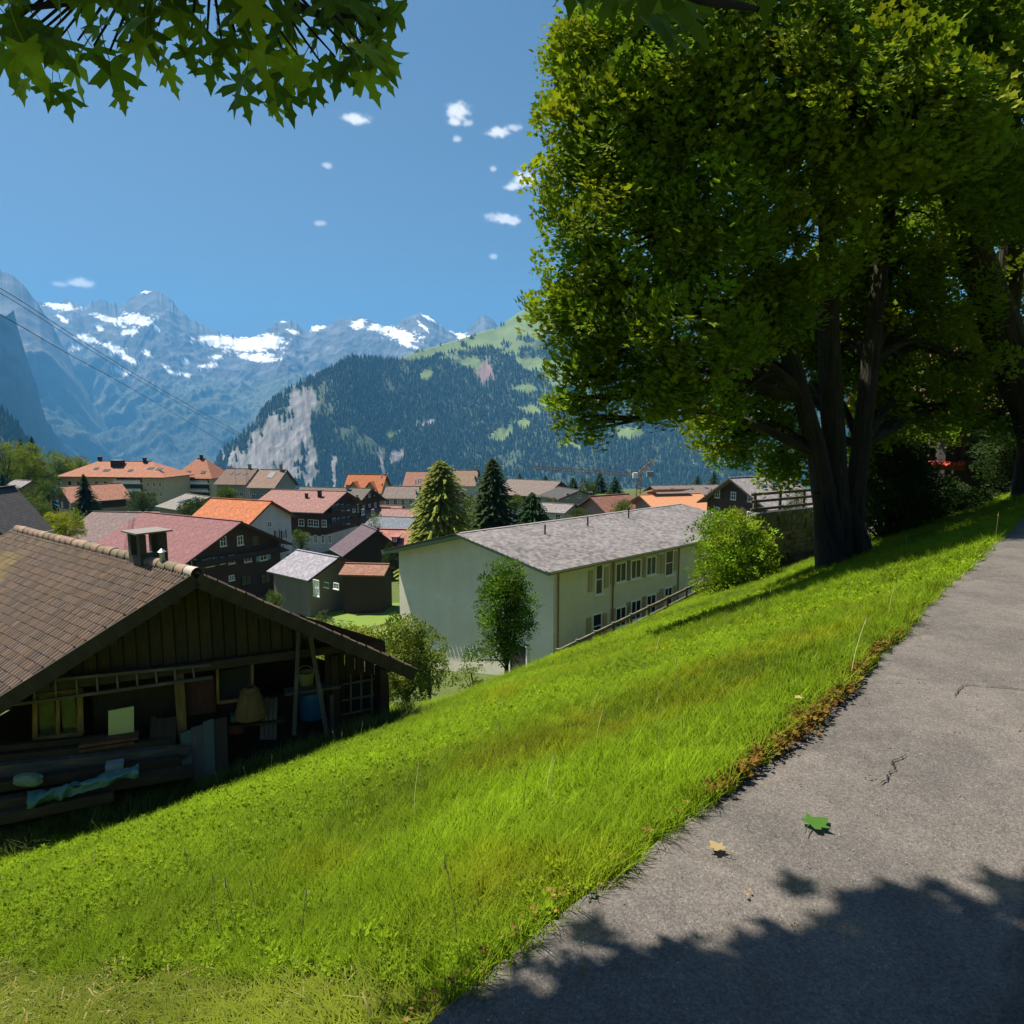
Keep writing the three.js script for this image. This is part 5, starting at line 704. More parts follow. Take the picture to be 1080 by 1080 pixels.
{ // second maple, right at the lane, mostly beyond the frame
  const [bx, bz] = fromST(25.2, 1.75), base = V(bx, ground(bx, bz) - 0.1, bz), L = (px, py, d) => at(px, py, d).sub(base);
  const t = thing('maple_tree', 'leaning maple trunk entering from the right edge above the lane', 'tree', base);
  part('trunk', merge([tube([V(0.2, -0.2, 0), L(1100, 470, 19.2), L(1070, 385, 18.6), L(1040, 300, 18), L(1018, 235, 17.4), L(998, 170, 17), L(975, 70, 16.6), L(955, -60, 16)], [0.75, 0.6, 0.5, 0.42, 0.36, 0.28, 0.2, 0.1], 14, 44, 0.16, 4), tube([V(0.5, -0.2, 0), L(1118, 440, 19.6), L(1124, 300, 19.4), L(1120, 100, 19)], [0.6, 0.5, 0.4, 0.25], 12, 20, 0.15, 8), tube([L(1060, 340, 18.7), L(1070, 230, 18.2), L(1066, 120, 17.5), L(1080, 0, 17)], [0.3, 0.26, 0.2, 0.1], 10, 20, 0.12, 2)]), M.bark, t);
  const lobes = [[1060, 60, 14, 1.6], [1040, 150, 14, 1.1], [1010, 215, 21, 1.4], [1070, 220, 15, 0.9], [1080, -20, 15, 2.4], [1130, 120, 15, 2], [1000, 60, 14.5, 1.5], [970, 170, 15, 1.0], [1160, 260, 18, 1.8], [1010, 350, 20, 0.9], [1060, 400, 21, 0.7], [950, 30, 13.5, 1.2], [1030, -20, 12.5, 1.4], [1050, 250, 22.5, 1.7], [1065, 330, 22.5, 1.3], [1010, 300, 22.5, 1.3], [1085, 180, 22, 1.6], [1040, 380, 22, 0.7], [975, 250, 20, 1.2]].map(([x, y, d, r]) => [L(x, y, d), r, 0.8]);
  crown('crown', lobedClumps, mapleLeaf, fillLobes(lobes, 32, 17, [0.15, 0.24, 0.010]), t);
}

// ---------------------------------------------------------------- the maple overhead: trunk and crown out of view, crown placed to shade the lane
{
  const [bx, bz] = fromST(-1.6, -3.4), base = V(bx, ground(bx, bz) - 0.1, bz), t = thing('maple_tree', 'overhanging maple whose unseen crown shades the lane and whose large leaves frame the top left of the picture', 'tree', base);
  const to = (p) => p.clone().sub(base), shadePt = (px, py, h) => { const p = onPlane(px, py, V(0, 0, 0), V(0, 1, 0)); return p.addScaledVector(sunDir, h / sunDir.y); };
  const lobes = [[545, 1175, 5.2, 0.24], [590, 1122, 5.4, 0.22], [625, 1105, 5.0, 0.22], [680, 1130, 5.2, 0.22], [740, 1185, 5.3, 0.28], [800, 1180, 5.4, 0.3], [850, 1150, 5.2, 0.24], [905, 1130, 5.4, 0.26], [965, 1110, 5.3, 0.3], [1025, 1075, 5.4, 0.3], [1085, 1050, 5.5, 0.3], [1010, 1160, 5.8, 0.4], [1100, 1130, 6, 0.45], [920, 1200, 5.6, 0.4], [1180, 1080, 6, 0.55], [880, 1075, 5.0, 0.06], [850, 1092, 5.0, 0.04], [1045, 1005, 5.2, 0.08], [1085, 985, 5.2, 0.08], [930, 1055, 5.1, 0.06], [600, 1200, 5.6, 0.4], [700, 1240, 5.6, 0.5], [850, 1260, 6, 0.55], [1030, 1240, 6, 0.55]].map(([x, y, h, r]) => [to(shadePt(x, y, h)), r, 0.6]);
  for (const [x, y, z, r] of [[1.2, 6.5, 1.5, 1.4], [2.6, 7.2, 3.2, 2], [0.2, 7.0, 0.2, 1.3], [3.6, 6, 1, 1.6], [2, 8.5, 2, 2.2]]) lobes.push([to(V(x, y, z)), r, 0.8, 0.7]);
  const Q = rng(19), w = (x, y, z) => to(V(x, y, z)), fork = w(base.x - 0.2, 3.4, base.z - 0.4), limbs = [];
  part('trunk', merge([tube([V(0, -0.2, 0), V(0.05, 1.6, 0.02), fork.clone()], [0.48, 0.36, 0.3], 14, 20, 0.15, 1), tube([fork.clone(), w(1.2, 4.9, 1.2), w(0.2, 5.6, -0.6), w(-0.8, 5.5, -2.2)], [0.26, 0.18, 0.1, 0.04], 10, 24, 0.12, 2), tube([fork.clone(), w(2.3, 6, 2), w(2.4, 8.4, 1.6)], [0.24, 0.18, 0.08], 10, 16, 0.12, 3)]), M.bark, t);
  for (const [c] of lobes) { const a = w(mix(0.8, -0.4, Q()), 5.4, mix(0.6, -1.6, Q())), mid = a.clone().lerp(c, 0.5).add(V(0, 0.15, 0)); limbs.push(tube([a, mid, c.clone()], [0.04, 0.025, 0.01], 5, 8)); }
  crown('crown', shadeClumps, mapleLeaf, fillLobes(lobes, 80, 27, [0.14, 0.2, 0.013], 1, 0.15), t);
  // the large near leaves, one by one
  const big = (k) => {
    const out = [[0, 0.04], [-0.1, 0.0], [-0.3, -0.12], [-0.33, -0.02], [-0.46, 0.0], [-0.34, 0.12], [-0.22, 0.2], [-0.46, 0.36], [-0.64, 0.56], [-0.46, 0.54], [-0.40, 0.62], [-0.15, 0.42], [-0.13, 0.62], [-0.2, 0.74], [-0.1, 0.82], [0, 1.08]], P = [...out, ...out.slice(1, -1).reverse().map(([x, y]) => [-x, y])].map(([x, y], i) => new THREE.Vector2(x * (1 + 0.12 * (hash(i, k, 5) - 0.5)), y + 0.05 * (hash(i, k, 9) - 0.5)));
    const g = new THREE.ShapeGeometry(new THREE.Shape(P)), p = g.attributes.position; for (let i = 0; i < p.count; i++) { const x = p.getX(i), y = p.getY(i); p.setZ(i, 0.14 * Math.abs(x) - 0.2 * y * y + 0.05 * Math.sin(x * 9 + k)); } const st = tube([V(0, 0.02, 0), V(0.02, -0.25, 0.06), V(0, -0.55, 0.2)], [0.012, 0.01], 4, 4), n = merge([g, st]); n.computeVertexNormals(); return n;
  };
  const bigs = [1, 2, 3, 4].map(big), mats = [[0.10, 0.17, 0.007], [0.12, 0.2, 0.007], [0.08, 0.14, 0.008], [0.24, 0.34, 0.01]].map(([r, g, b]) => leafMat(r, g, b, 0.5, { roughness: 0.75, specularIntensity: 0.25 }));  // last tint is brighter: backlight put into the leaf colour
  let count = 0;
  const leaf = (px, py, d, s, roll, m) => {
    px = px < 500 ? px * 0.955 : px; const o = part('leaf', bigs[Math.floor(Q() * 4)], mats[m ?? Math.floor(Q() * 3.3)], t), tip = V(Math.sin(roll) + (Q() - 0.5) * 0.4, -Math.cos(roll) * 0.85 - 0.1, (Q() - 0.5) * 0.9).normalize(), n = V((Q() - 0.5) * 1.0, 0.55 + 0.4 * Q(), 0.75).normalize(), x = tip.clone().cross(n).normalize(); n.copy(x).cross(tip);
    o.matrix.makeBasis(x, tip, n).scale(V(s, s, s)).setPosition(to(at(px, py, d)).addScaledVector(tip, -s * 0.5)); o.matrix.decompose(o.position, o.quaternion, o.scale); count++;
  };
  // hem of the bough
  for (const [x, y, s, r] of [[14, 78, 1, -0.2], [40, 72, 1, 0.1], [55, 100, 0.7, 0.15], [85, 84, 1.1, -0.1], [130, 88, 1.15, 0.15], [75, 110, 0.7, 0.2], [110, 60, 0.9, 0.8], [135, 108, 0.6, 0.1], [152, 60, 0.9, -0.5], [182, 72, 0.8, 0.0], [190, 88, 0.6, 0.1], [210, 60, 0.9, 0.4], [240, 62, 0.9, -0.2], [262, 96, 1.0, -0.1], [272, 112, 0.8, 0.05], [300, 98, 0.8, 0.2], [318, 112, 0.9, 0.35], [306, 120, 0.5, 0.5], [330, 88, 0.9, 0.2], [352, 86, 1.0, 0.1], [372, 84, 0.9, -0.2], [392, 78, 1, 0.2], [410, 92, 0.8, 0.4], [424, 70, 0.9, 0.9], [428, 88, 0.6, 0.7], [420, 44, 0.8, 1.2], [405, 14, 0.8, 1.3], [412, 58, 0.9, 0.9], [25, 96, 0.6, 0], [345, 105, 0.7, 0.1], [290, 76, 1, 0.1], [232, 80, 0.8, 0.2], [166, 46, 1, 0.3], [200, 40, 1, -0.3], [100, 36, 0.9, -0.9], [70, 58, 0.8, 0.5]]) leaf(x, y, 1.95 + 0.5 * Q(), 0.125 * s, r, Q() < 0.35 ? 3 : undefined);
  // body of the bough above it
  const hem = [[0, 85], [60, 70], [130, 92], [150, 55], [200, 75], [270, 98], [330, 100], [380, 88], [432, 80]];
  while (count < 212) { const x = -30 + 462 * Q(), lim = lerpPts(hem, x), y = lim - 8 - (lim + 85) * Math.pow(Q(), 0.8); if (x > 60 && x < 140 && y > 8 && y < 70 && Q() < 0.7) continue; if (x > 395 && y < 10 && Q() < 0.5) continue; leaf(x, y, 2.0 + 0.8 * Q(), 0.10 + 0.045 * Q(), (Q() - 0.5) * 2.4); }
  // darker spray at the top middle
  while (count < 240) { const u = Q(), x = 600 + 225 * u, y = -60 + 105 * Math.sqrt(Q()) * (1 - 0.9 * Math.abs(u - 0.55)); leaf(x, y, 1.7 + 0.6 * Q(), 0.105 + 0.04 * Q(), (Q() - 0.5) * 2.2); }
  for (let i = 0; i < 26; i++) { const x = -20 + i * 17, a = to(at(210 + (Q() - 0.5) * 60, -70, 2.5)), b = to(at(x, lerpPts(hem, x) - 34, 2.2 + 0.4 * Q())); limbs.push(tube([a, a.clone().lerp(b, 0.5).add(V(0, 0.06, 0)), b], [0.012, 0.007, 0.003], 5, 8)); }
  limbs.push(tube([w(1.0, 4.9, 0.9), w(0.2, 4.2, -0.8), to(at(210, -70, 2.5)), to(at(120, -10, 2.5)), to(at(20, 10, 2.4))], [0.09, 0.06, 0.03, 0.018, 0.008], 7, 24, 0.1, 5), tube([w(0.2, 4.2, -0.8), to(at(300, -10, 2.45)), to(at(400, 20, 2.3))], [0.04, 0.02, 0.006], 6, 14), tube([w(0.6, 4.6, 0.2), to(at(640, -120, 2)), to(at(720, -10, 1.8)), to(at(800, 10, 1.7))], [0.05, 0.03, 0.015, 0.006], 6, 16));
  part('branches', merge(limbs), M.bark, t);
}

// ---------------------------------------------------------------- shrubs and village trees
function leafy(o) {   // a round-headed tree or a bush: lobes of leaf sprays on a short trunk
  const base = o.base ?? (() => { const p = at(...o.at); return V(p.x, ground(p.x, p.z), p.z); })(), q = rng(o.seed), top = o.h, rad = o.r, t = thing(o.name ?? 'tree', o.label, o.category ?? 'tree', base, o.group), lobes = [];
  const trunkH = o.trunk ?? top * 0.25, n = o.n ?? 12;
  for (let i = 0; i < n; i++) { const v = (i + 0.5) / n, a = i * 2.4 + q(), rr = rad * (o.cone ? (1 - v) * 0.8 : Math.sqrt(Math.max(0.05, 1 - (2 * v - 0.9) ** 2)) * 0.62) * (0.75 + 0.5 * q()); lobes.push([V(Math.cos(a) * rr, mix(trunkH + rad * 0.25, top - rad * 0.3, v), Math.sin(a) * rr), rad * (0.32 + 0.22 * q()) * (o.cone ? mix(1.2, 0.5, v) : 1), 0.9]); }
  if (o.extra) for (const e of o.extra) lobes.push([V(e[0], e[1], e[2]), e[3], 0.9]);
  const limbs = [tube([V(0, -0.3, 0), V(0.1 * q(), trunkH, 0.1 * q()), V(0, top * 0.8, 0)], [rad * 0.09, rad * 0.06, 0.02], 7, 10, 0.1)]; for (const [c] of lobes) limbs.push(tube([V(0, trunkH * (0.4 + 0.6 * q()), 0), c.clone().multiplyScalar(0.55).setY(mix(trunkH, c.y, 0.6)), c], [rad * 0.03, rad * 0.02, 0.008], 5, 5));
  part('trunk', merge(limbs), M.bark, t);
  crown('crown', ovalClumps, bushLeaf, fillLobes(lobes, o.dens ?? 20 / (o.scale ?? 1) ** 2, o.seed + 5, o.tint, o.scale ?? 1, 0.45), t); return t;
}
function conifer(o) {
  const p = at(...o.at), base = o.base ?? V(p.x, o.y ?? ground(p.x, p.z), p.z), h = o.top ? at(o.top[0], o.top[1], o.at[2]).y - base.y : o.h, q = rng(o.seed), t = thing('conifer', o.label, 'tree', base, o.group), pos = [], col = [];
  part('trunk', tube([V(0, -0.3, 0), V(0, h * 0.5, 0), V(0, h * 0.97, 0)], [h * 0.018, h * 0.011, 0.02], 6, 8), M.bark, t);
  const n = Math.round((o.n ?? 900) * 1.7);
  for (let i = 0; i < n; i++) {
    const v = Math.pow((i + q()) / n, 1.25), a = i * 2.39996 + q() * 0.6, y = h * mix(o.skirt ?? 0.06, 0.99, v), len = o.r * Math.pow(1 - v, o.taper ?? 0.7) * (0.65 + 0.5 * q()) * (0.4 + 1.15 * vnoise(a * 1.4, y * 0.55, 2)) + 0.12, dr = (o.droop ?? 0.35) * (0.6 + 0.8 * q()), c = Math.cos(a), s = Math.sin(a), k = 0.65 + 0.7 * q(), segs = 4;
    for (let j = 0; j < segs; j++) { // needle fans along the bough
      const r0 = len * (j / segs) * 0.9, r1 = len * ((j + 1.4) / segs), w = len * 0.075 * (1.3 - j / segs) + 0.05, y0 = y - dr * r0, y1 = y - dr * r1 - 0.12 * r1 * r1 / o.r, x0 = c * r0, z0 = s * r0, tw = (q() - 0.5) * 0.6;
      pos.push(x0, y0, z0, c * r1 - s * w, y1 - w * (0.35 + tw), s * r1 + c * w, c * r1 * 1.02, y1 + 0.04, s * r1 * 1.02, x0, y0, z0, c * r1 * 1.02, y1 + 0.04, s * r1 * 1.02, c * r1 + s * w, y1 - w * (0.35 - tw), s * r1 - c * w);
      for (let m = 0; m < 6; m++) col.push(o.tint[0] * k, o.tint[1] * k, o.tint[2] * k);
    }
  }
  const g = new THREE.BufferGeometry(); g.setAttribute('position', new THREE.Float32BufferAttribute(pos, 3)); g.setAttribute('color', new THREE.Float32BufferAttribute(col, 3)); g.computeVertexNormals();
  part('crown', g, needle, t); return t;
}
const needle = leafMat(1, 1, 1, 0.15, { vertexColors: true });
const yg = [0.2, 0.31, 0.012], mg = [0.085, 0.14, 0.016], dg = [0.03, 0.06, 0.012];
const hAt = (a, b, d) => (b - a) / FOC * d;
// near shrubs
{ const p = at(772, 600, 22.5); leafy({ name: 'bush', category: 'bush', label: 'bright yellow-green bush at the end of the long building', base: V(p.x, p.y - 1.2, p.z), h: 3.3, r: 1.45, n: 20, trunk: 0.2, seed: 301, tint: yg, scale: 0.75, dens: 46 }); }
{ const p = at(800, 606, 24.5); leafy({ name: 'bush', category: 'bush', label: 'dark green bush between the bright bush and the stone wall', base: V(p.x, p.y - 0.8, p.z), h: 2.1, r: 0.85, n: 9, trunk: 0.1, seed: 302, tint: dg, scale: 0.7, dens: 50 }); }
{ const p = at(534, 705, 22); leafy({ name: 'tree', label: 'young dense green tree in front of the cream gable', base: V(p.x, p.y - 0.6, p.z), h: 4.2, r: 1.05, n: 20, trunk: 1.0, seed: 303, tint: [0.09, 0.18, 0.014], scale: 0.65, dens: 62, extra: [[0.1, 4.2, 0, 0.3], [-0.9, 1.2, 0, 0.35], [-1.2, 0.9, 0.2, 0.25]] }); }
{ const p = at(428, 722, 19); leafy({ name: 'bush', category: 'bush', label: 'light green bush right of the barn eave', base: V(p.x, p.y - 0.6, p.z), h: 2.6, r: 1.25, n: 18, trunk: 0.2, seed: 304, tint: [0.14, 0.2, 0.025], scale: 0.6, dens: 50 }); }
{ const p = at(375, 712, 22); leafy({ name: 'bush', category: 'bush', label: 'yellow-green bush behind the barn eave', base: V(p.x, p.y - 0.8, p.z), h: 2.5, r: 1.8, n: 16, trunk: 0.2, seed: 305, tint: [0.19, 0.23, 0.03], scale: 0.7, dens: 40 }); }
{ const p = at(452, 722, 20.5); leafy({ name: 'bush', category: 'bush', label: 'small loose bush in front of the gable foot', base: V(p.x, p.y - 0.4, p.z), h: 1.7, r: 0.6, n: 8, trunk: 0.2, seed: 306, tint: [0.12, 0.17, 0.03], scale: 0.55, dens: 42 }); }
{ const p = at(497, 722, 19); leafy({ name: 'bush', category: 'bush', label: 'low bright sprouting bush left of the young tree', base: V(p.x, p.y - 0.3, p.z), h: 0.8, r: 0.5, n: 7, trunk: 0.1, seed: 307, tint: [0.11, 0.17, 0.02], scale: 0.45, dens: 60 }); }
{ const p = at(340, 660, 50); leafy({ name: 'bush', category: 'bush', label: 'round bush beside the white drain in front of the shed', base: V(p.x, p.y - 1.0, p.z), h: 1.8, r: 1.3, n: 8, trunk: 0.2, seed: 308, tint: [0.06, 0.10, 0.02], scale: 0.9 }); }
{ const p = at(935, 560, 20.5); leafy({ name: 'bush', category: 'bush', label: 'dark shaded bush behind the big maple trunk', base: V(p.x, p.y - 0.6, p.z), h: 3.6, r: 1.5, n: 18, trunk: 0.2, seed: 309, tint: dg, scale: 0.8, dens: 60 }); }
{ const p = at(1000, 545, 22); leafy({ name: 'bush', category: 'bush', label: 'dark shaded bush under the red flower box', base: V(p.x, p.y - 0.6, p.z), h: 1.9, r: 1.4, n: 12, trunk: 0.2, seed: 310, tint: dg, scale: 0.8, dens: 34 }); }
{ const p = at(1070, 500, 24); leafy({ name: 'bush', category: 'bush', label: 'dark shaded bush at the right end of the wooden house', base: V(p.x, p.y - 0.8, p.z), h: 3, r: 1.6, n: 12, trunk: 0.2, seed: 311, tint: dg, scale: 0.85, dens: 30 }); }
{ const p = at(395, 735, 17.5); leafy({ name: 'bush', category: 'bush', label: 'low leafy bush tucked under the barn eave tip', base: V(p.x + 0.3, p.y - 0.2, p.z), h: 1.3, r: 0.7, n: 9, trunk: 0.1, seed: 312, tint: [0.13, 0.18, 0.02], scale: 0.5, dens: 55 }); }
// village trees
const T = (label, px, pyTop, pyBot, d, r, tint, seed, o = {}) => { const p = at(px, pyBot, d), h = hAt(pyTop, pyBot, d); return leafy({ label, base: V(p.x, p.y, p.z), h, r: r / FOC * d, tint, seed, scale: d / 90 * 1.15 + 0.25, trunk: h * 0.12, n: 12, ...o }); };
T('rounded light green tree at the left edge of the village', 8, 463, 515, 175, 20, [0.15, 0.21, 0.015], 401); T('tall yellow-green tree among the left group', 30, 466, 520, 185, 20, [0.17, 0.23, 0.015], 402);
T('spreading green tree right of the left group', 62, 478, 512, 230, 18, [0.15, 0.2, 0.018], 403); T('olive tree before the left end of the long hotel', 82, 482, 510, 245, 16, [0.16, 0.2, 0.02], 404); T('dark low tree under the left group', 46, 492, 522, 190, 16, mg, 405);
T('dark green bush-like tree in front of the yellowish house', 36, 520, 562, 110, 20, mg, 406); T('bright yellow-green tree above the barn ridge', 66, 538, 580, 78, 26, [0.24, 0.28, 0.016], 407); T('small green tree left of the bright one', 30, 545, 590, 80, 16, mg, 408);
T('round dark tree before the hotel balconies', 151, 517, 542, 170, 15, [0.05, 0.085, 0.02], 409); T('dark green tree left of the orange roof', 206, 526, 548, 122, 17, [0.045, 0.085, 0.016], 410); T('small tree below the brown gabled chalet', 98, 540, 565, 120, 12, mg, 411);
T('round bright green tree on the lawn of the large chalet', 318, 556, 582, 100, 10, [0.08, 0.14, 0.02], 412); T('bright green bush between the tall conifers', 503, 540, 562, 90, 16, [0.08, 0.125, 0.018], 413); T('pale green small tree behind the long building', 612, 534, 552, 100, 10, [0.08, 0.115, 0.025], 414);
T('tree top above the long building ridge', 620, 504, 532, 185, 9, [0.07, 0.11, 0.02], 415); T('green tree beside the pale grey roof', 838, 515, 560, 62, 14, [0.06, 0.10, 0.02], 416); T('leafy tree between the two distant hotels', 395, 540, 575, 120, 8, mg, 417); T('small dark tree beside the salmon-pink roof', 452, 560, 590, 85, 12, dg, 418);
T('green tree behind the salmon-pink roof', 448, 530, 556, 118, 10, mg, 420); T('dark tree below the tan-roofed white house', 496, 522, 545, 120, 10, dg, 421); T('green tree right of the tall dark conifer', 543, 520, 545, 130, 10, mg, 422); T('olive tree left of the grey-walled house', 580, 524, 550, 125, 9, [0.07, 0.09, 0.02], 423); T('small tree beside the under-construction roof', 655, 528, 548, 105, 9, mg, 424); T('dark tree left of the pale grey roof', 757, 512, 545, 110, 10, dg, 425);
T('dark bush-like tree beside the slate roof', 22, 552, 600, 66, 14, dg, 426); T('green tree between the slate roof and the bright tree', 44, 556, 592, 70, 16, mg, 427); T('olive tree in front of the brown gabled chalet', 70, 540, 566, 115, 12, [0.12, 0.15, 0.02], 428); T('dense dark tree below the left spruces', 16, 512, 548, 140, 18, dg, 429); T('green tree right of the left spruces', 52, 505, 530, 150, 12, mg, 430); T('dark shrub-like tree right of the large chalet', 412, 575, 598, 82, 8, dg, 432); T('tree behind the orange-roofed white house', 240, 512, 532, 160, 12, mg, 433);
T('bush-like tree left of the small white-framed shed', 290, 622, 645, 76, 9, mg, 419);
conifer({ label: 'dark spruce beside the brown gabled chalet', at: [92, 552, 130], top: [92, 499], r: 3.6, n: 900, seed: 21, tint: [0.018, 0.042, 0.016] });
conifer({ label: 'dark narrow spruce at the left edge', at: [6, 545, 120], top: [6, 498], r: 3.2, n: 700, seed: 22, tint: [0.02, 0.042, 0.015] });
conifer({ label: 'tall dark spruce rising over the left tree group', at: [38, 520, 200], top: [38, 459], r: 5, n: 900, seed: 23, tint: [0.022, 0.045, 0.016] });
conifer({ label: 'second dark spruce beside the tall one over the left trees', at: [26, 520, 210], top: [25, 462], r: 5, n: 900, seed: 24, tint: [0.024, 0.05, 0.016] });
conifer({ label: 'tall ragged yellow-green conifer left of the long building ridge', at: [466, 590, 72], top: [466, 484], r: 3.3, n: 1500, taper: 0.42, skirt: 0.3, seed: 25, tint: [0.16, 0.19, 0.03], droop: 0.2 });
conifer({ label: 'tall dark green conifer behind the long building ridge', at: [520, 575, 82], top: [520, 482], r: 3.9, n: 1700, taper: 0.55, seed: 26, tint: [0.035, 0.058, 0.015], droop: 0.25 });
conifer({ label: 'short broad dark conifer at the long building ridge', at: [561, 566, 80], top: [561, 518], r: 3.9, n: 1500, taper: 0.55, seed: 27, tint: [0.02, 0.05, 0.014] });
for (const [i, px, top, d, w] of [[0, 548, 499, 235, 3.4], [1, 575, 501, 240, 3.2], [2, 604, 503, 235, 3.6], [3, 632, 497, 245, 3.8], [4, 648, 502, 240, 3.2], [5, 735, 500, 190, 3.2], [6, 752, 496, 200, 3.6]]) conifer({ label: ['first', 'second', 'third', 'fourth', 'fifth', 'sixth', 'rightmost'][i] + ' small far spruce along the village rim, from the left', at: [px, 530, d], top: [px, top], r: w, n: 320, seed: 500 + i, tint: [0.022, 0.05, 0.016], group: 'spruces along the village rim' });

// ---------------------------------------------------------------- grass, herbs, cuttings, litter
{
  const Q = rng(1234), e = new THREE.Euler(), qt = new THREE.Quaternion();
  const tuft = (n, h, spread, wd, lean, seed) => { const q = rng(seed), pos = []; for (let i = 0; i < n; i++) { const a = q() * 6.28, r = spread * Math.sqrt(q()), x = Math.cos(a) * r, z = Math.sin(a) * r, hh = h * (0.55 + 0.6 * q()), la = q() * 6.28, l = lean * hh * (0.3 + q()), dx = Math.cos(la), dz = Math.sin(la), w = wd * (0.7 + 0.6 * q()), sx = -dz * w, sz = dx * w; const P = (t) => [x + dx * l * t * t, hh * (t - 0.18 * t * t * lean), z + dz * l * t * t]; const a0 = P(0), a1 = P(0.55), a2 = P(1), k = 0.75; pos.push(a0[0] - sx, a0[1], a0[2] - sz, a0[0] + sx, a0[1], a0[2] + sz, a1[0] + sx * k, a1[1], a1[2] + sz * k, a0[0] - sx, a0[1], a0[2] - sz, a1[0] + sx * k, a1[1], a1[2] + sz * k, a1[0] - sx * k, a1[1], a1[2] - sz * k, a1[0] - sx * k, a1[1], a1[2] - sz * k, a1[0] + sx * k, a1[1], a1[2] + sz * k, ...a2); } const g = new THREE.BufferGeometry(); g.setAttribute('position', new THREE.Float32BufferAttribute(pos, 3)); g.computeVertexNormals(); return g; };
  const herbGeo = (seed) => clump(leafShapes.oval, 18, 0.034, 0.06, seed, 0.9);
  const grassMat = leafMat(1, 1, 1, 0.42), herbMat = leafMat(1, 1, 1, 0.35);
  const tufts = [tuft(12, 0.125, 0.05, 0.0028, 1.0, 1), tuft(10, 0.15, 0.055, 0.003, 0.85, 2), tuft(14, 0.10, 0.06, 0.0032, 1.2, 3)], lists = [[], [], []], herbs = [[], []], seeds = [], cut = [], pale = [];
  const inView = (x, z) => z < 0.3 && Math.abs(Math.atan2(x, -z)) < 44 * D2R;
  const mown = (s) => s < 1.15 + 0.35 * (fbm(s * 0, 0, 0, 1) - 0.5);
  const herbness = (x, z) => { const [s, t] = toST(x, z); return clamp(sstep(0.42, 0.62, fbm(x * 0.35, z * 0.35, 7, 4)) * 0.6 + 0.75 * sstep(3.5, 7, t) * sstep(7.5, 3.5, s)); };
  const bands = [[1.2, 3.2, 1500], [3.2, 5, 900], [5, 8, 480], [8, 12, 260], [12, 18, 150], [18, 30, 75]];
  for (const [r0, r1, dens] of bands) {
    const area = (r1 * r1 - r0 * r0) * 44 * D2R, n = Math.round(area * dens), far = Math.sqrt((r0 + r1) / 2);
    for (let i = 0; i < n; i++) {
      const r = Math.sqrt(mix(r0 * r0, r1 * r1, Q())), a = (Q() * 2 - 1) * 44 * D2R, x = Math.sin(a) * r, z = -Math.cos(a) * r, [s, t] = toST(x, z);
      if (t < laneEdge(s) - 0.02 || t > 16 || (s < 9 && t > 14.6)) continue;
      const q0 = V(x, 0, z).sub(V(-2.6, 0, -13.5)), qw = q0.dot(V(-0.906, 0, 0.4226)), nw = q0.dot(V(0.4226, 0, 0.906)); if (qw > -0.1 && nw < 0.35) continue;   // under the barn
      const cutEdge = 1.42 - 0.14 * t + 0.3 * (fbm(t * 1.5, 2.2, 0, 3) - 0.5), isCut = s < cutEdge, y = ground(x, z), nz = fbm(x * 0.55, z * 0.55, 3, 4), nf = fbm(x * 2.5, z * 2.5, 1, 3), big = clamp(0.35 + 0.22 * far, 0.7, 1.7);
      const dry = sstep(0.6, 0.76, fbm(x * 0.8 + 9, z * 0.8, 4, 4)), tone = 0.4 + 0.98 * nz + 0.5 * (nf - 0.5) + 0.3 * (Q() - 0.5);
      qt.setFromEuler(e.set((Q() - 0.5) * 0.3, Q() * 6.28, (Q() - 0.5) * 0.3));
      if (isCut) { const sc = 0.3 + 0.35 * Q(), k = 0.9 + 0.4 * Q(); lists[2].push({ m: new THREE.Matrix4().compose(V(x, y - 0.01, z), qt, V(1.3, sc, 1.3)), c: lin(0.13 * tone * k, 0.165 * tone * k, 0.012 * tone) }); continue; }
      if (Q() < herbness(x, z) * (r < 8 ? 0.5 : 0.35)) { const sc = (0.6 + 0.6 * Q()) * Math.min(1.15, big); herbs[Q() < 0.5 ? 0 : 1].push({ m: new THREE.Matrix4().compose(V(x, y + 0.05 + 0.06 * Q(), z), qt, V(sc, sc, sc)), c: lin(0.18 * tone * mix(1, 1.4, dry * 0.6), 0.28 * tone, 0.006 * tone) }); continue; }
      const tall = (0.65 + 0.75 * nf + 0.3 * Q()) * (0.75 + 0.25 * big), k = Math.floor(Q() * 3);
      lists[k].push({ m: new THREE.Matrix4().compose(V(x, y - 0.01, z), qt, V(big, tall, big)), c: lin(mix(0.178, 0.27, dry * Q()) * tone, 0.28 * tone, 0.006 * tone) });
      if (Q() < 0.002 && r < 14) seeds.push({ m: new THREE.Matrix4().compose(V(x, y, z), qt, V(1, 0.8 + 0.6 * Q(), 1)), c: lin(0.5, 0.45, 0.2) });
    }
  }
  const stuff = (name, label, cat, geo, mat, list) => { if (!list.length) return; const o = copies(name, geo, mat, list, scene); o.name = numbered(name); tag(o, label, cat, null, 'stuff'); };
  tufts.forEach((g, k) => stuff('meadow_grass', ['long green blades covering the sloping meadow', 'finer upright blades mixed through the sloping meadow', 'short broad tufts in the meadow and on the mown strip'][k], 'grass', g, grassMat, lists[k]));
  herbs.forEach((l, k) => stuff('meadow_herbs', ['small-leaved herbs growing among the meadow grass', 'clover-like plants spread over the left meadow'][k], 'herbs', herbGeo(5 + k), herbMat, l));
  const stalk = merge([tube([V(0, 0, 0), V(0.01, 0.15, 0), V(0.04, 0.3, 0.01)], [0.0022, 0.0015], 3, 4), (() => { const c = new THREE.ConeGeometry(0.005, 0.06, 4); c.translate(0.045, 0.32, 0.01); return c; })()]);
  stuff('seed_stalks', 'pale flowering grass stalks standing above the meadow', 'grass', stalk, leafMat(1, 1, 1, 0.2), seeds);
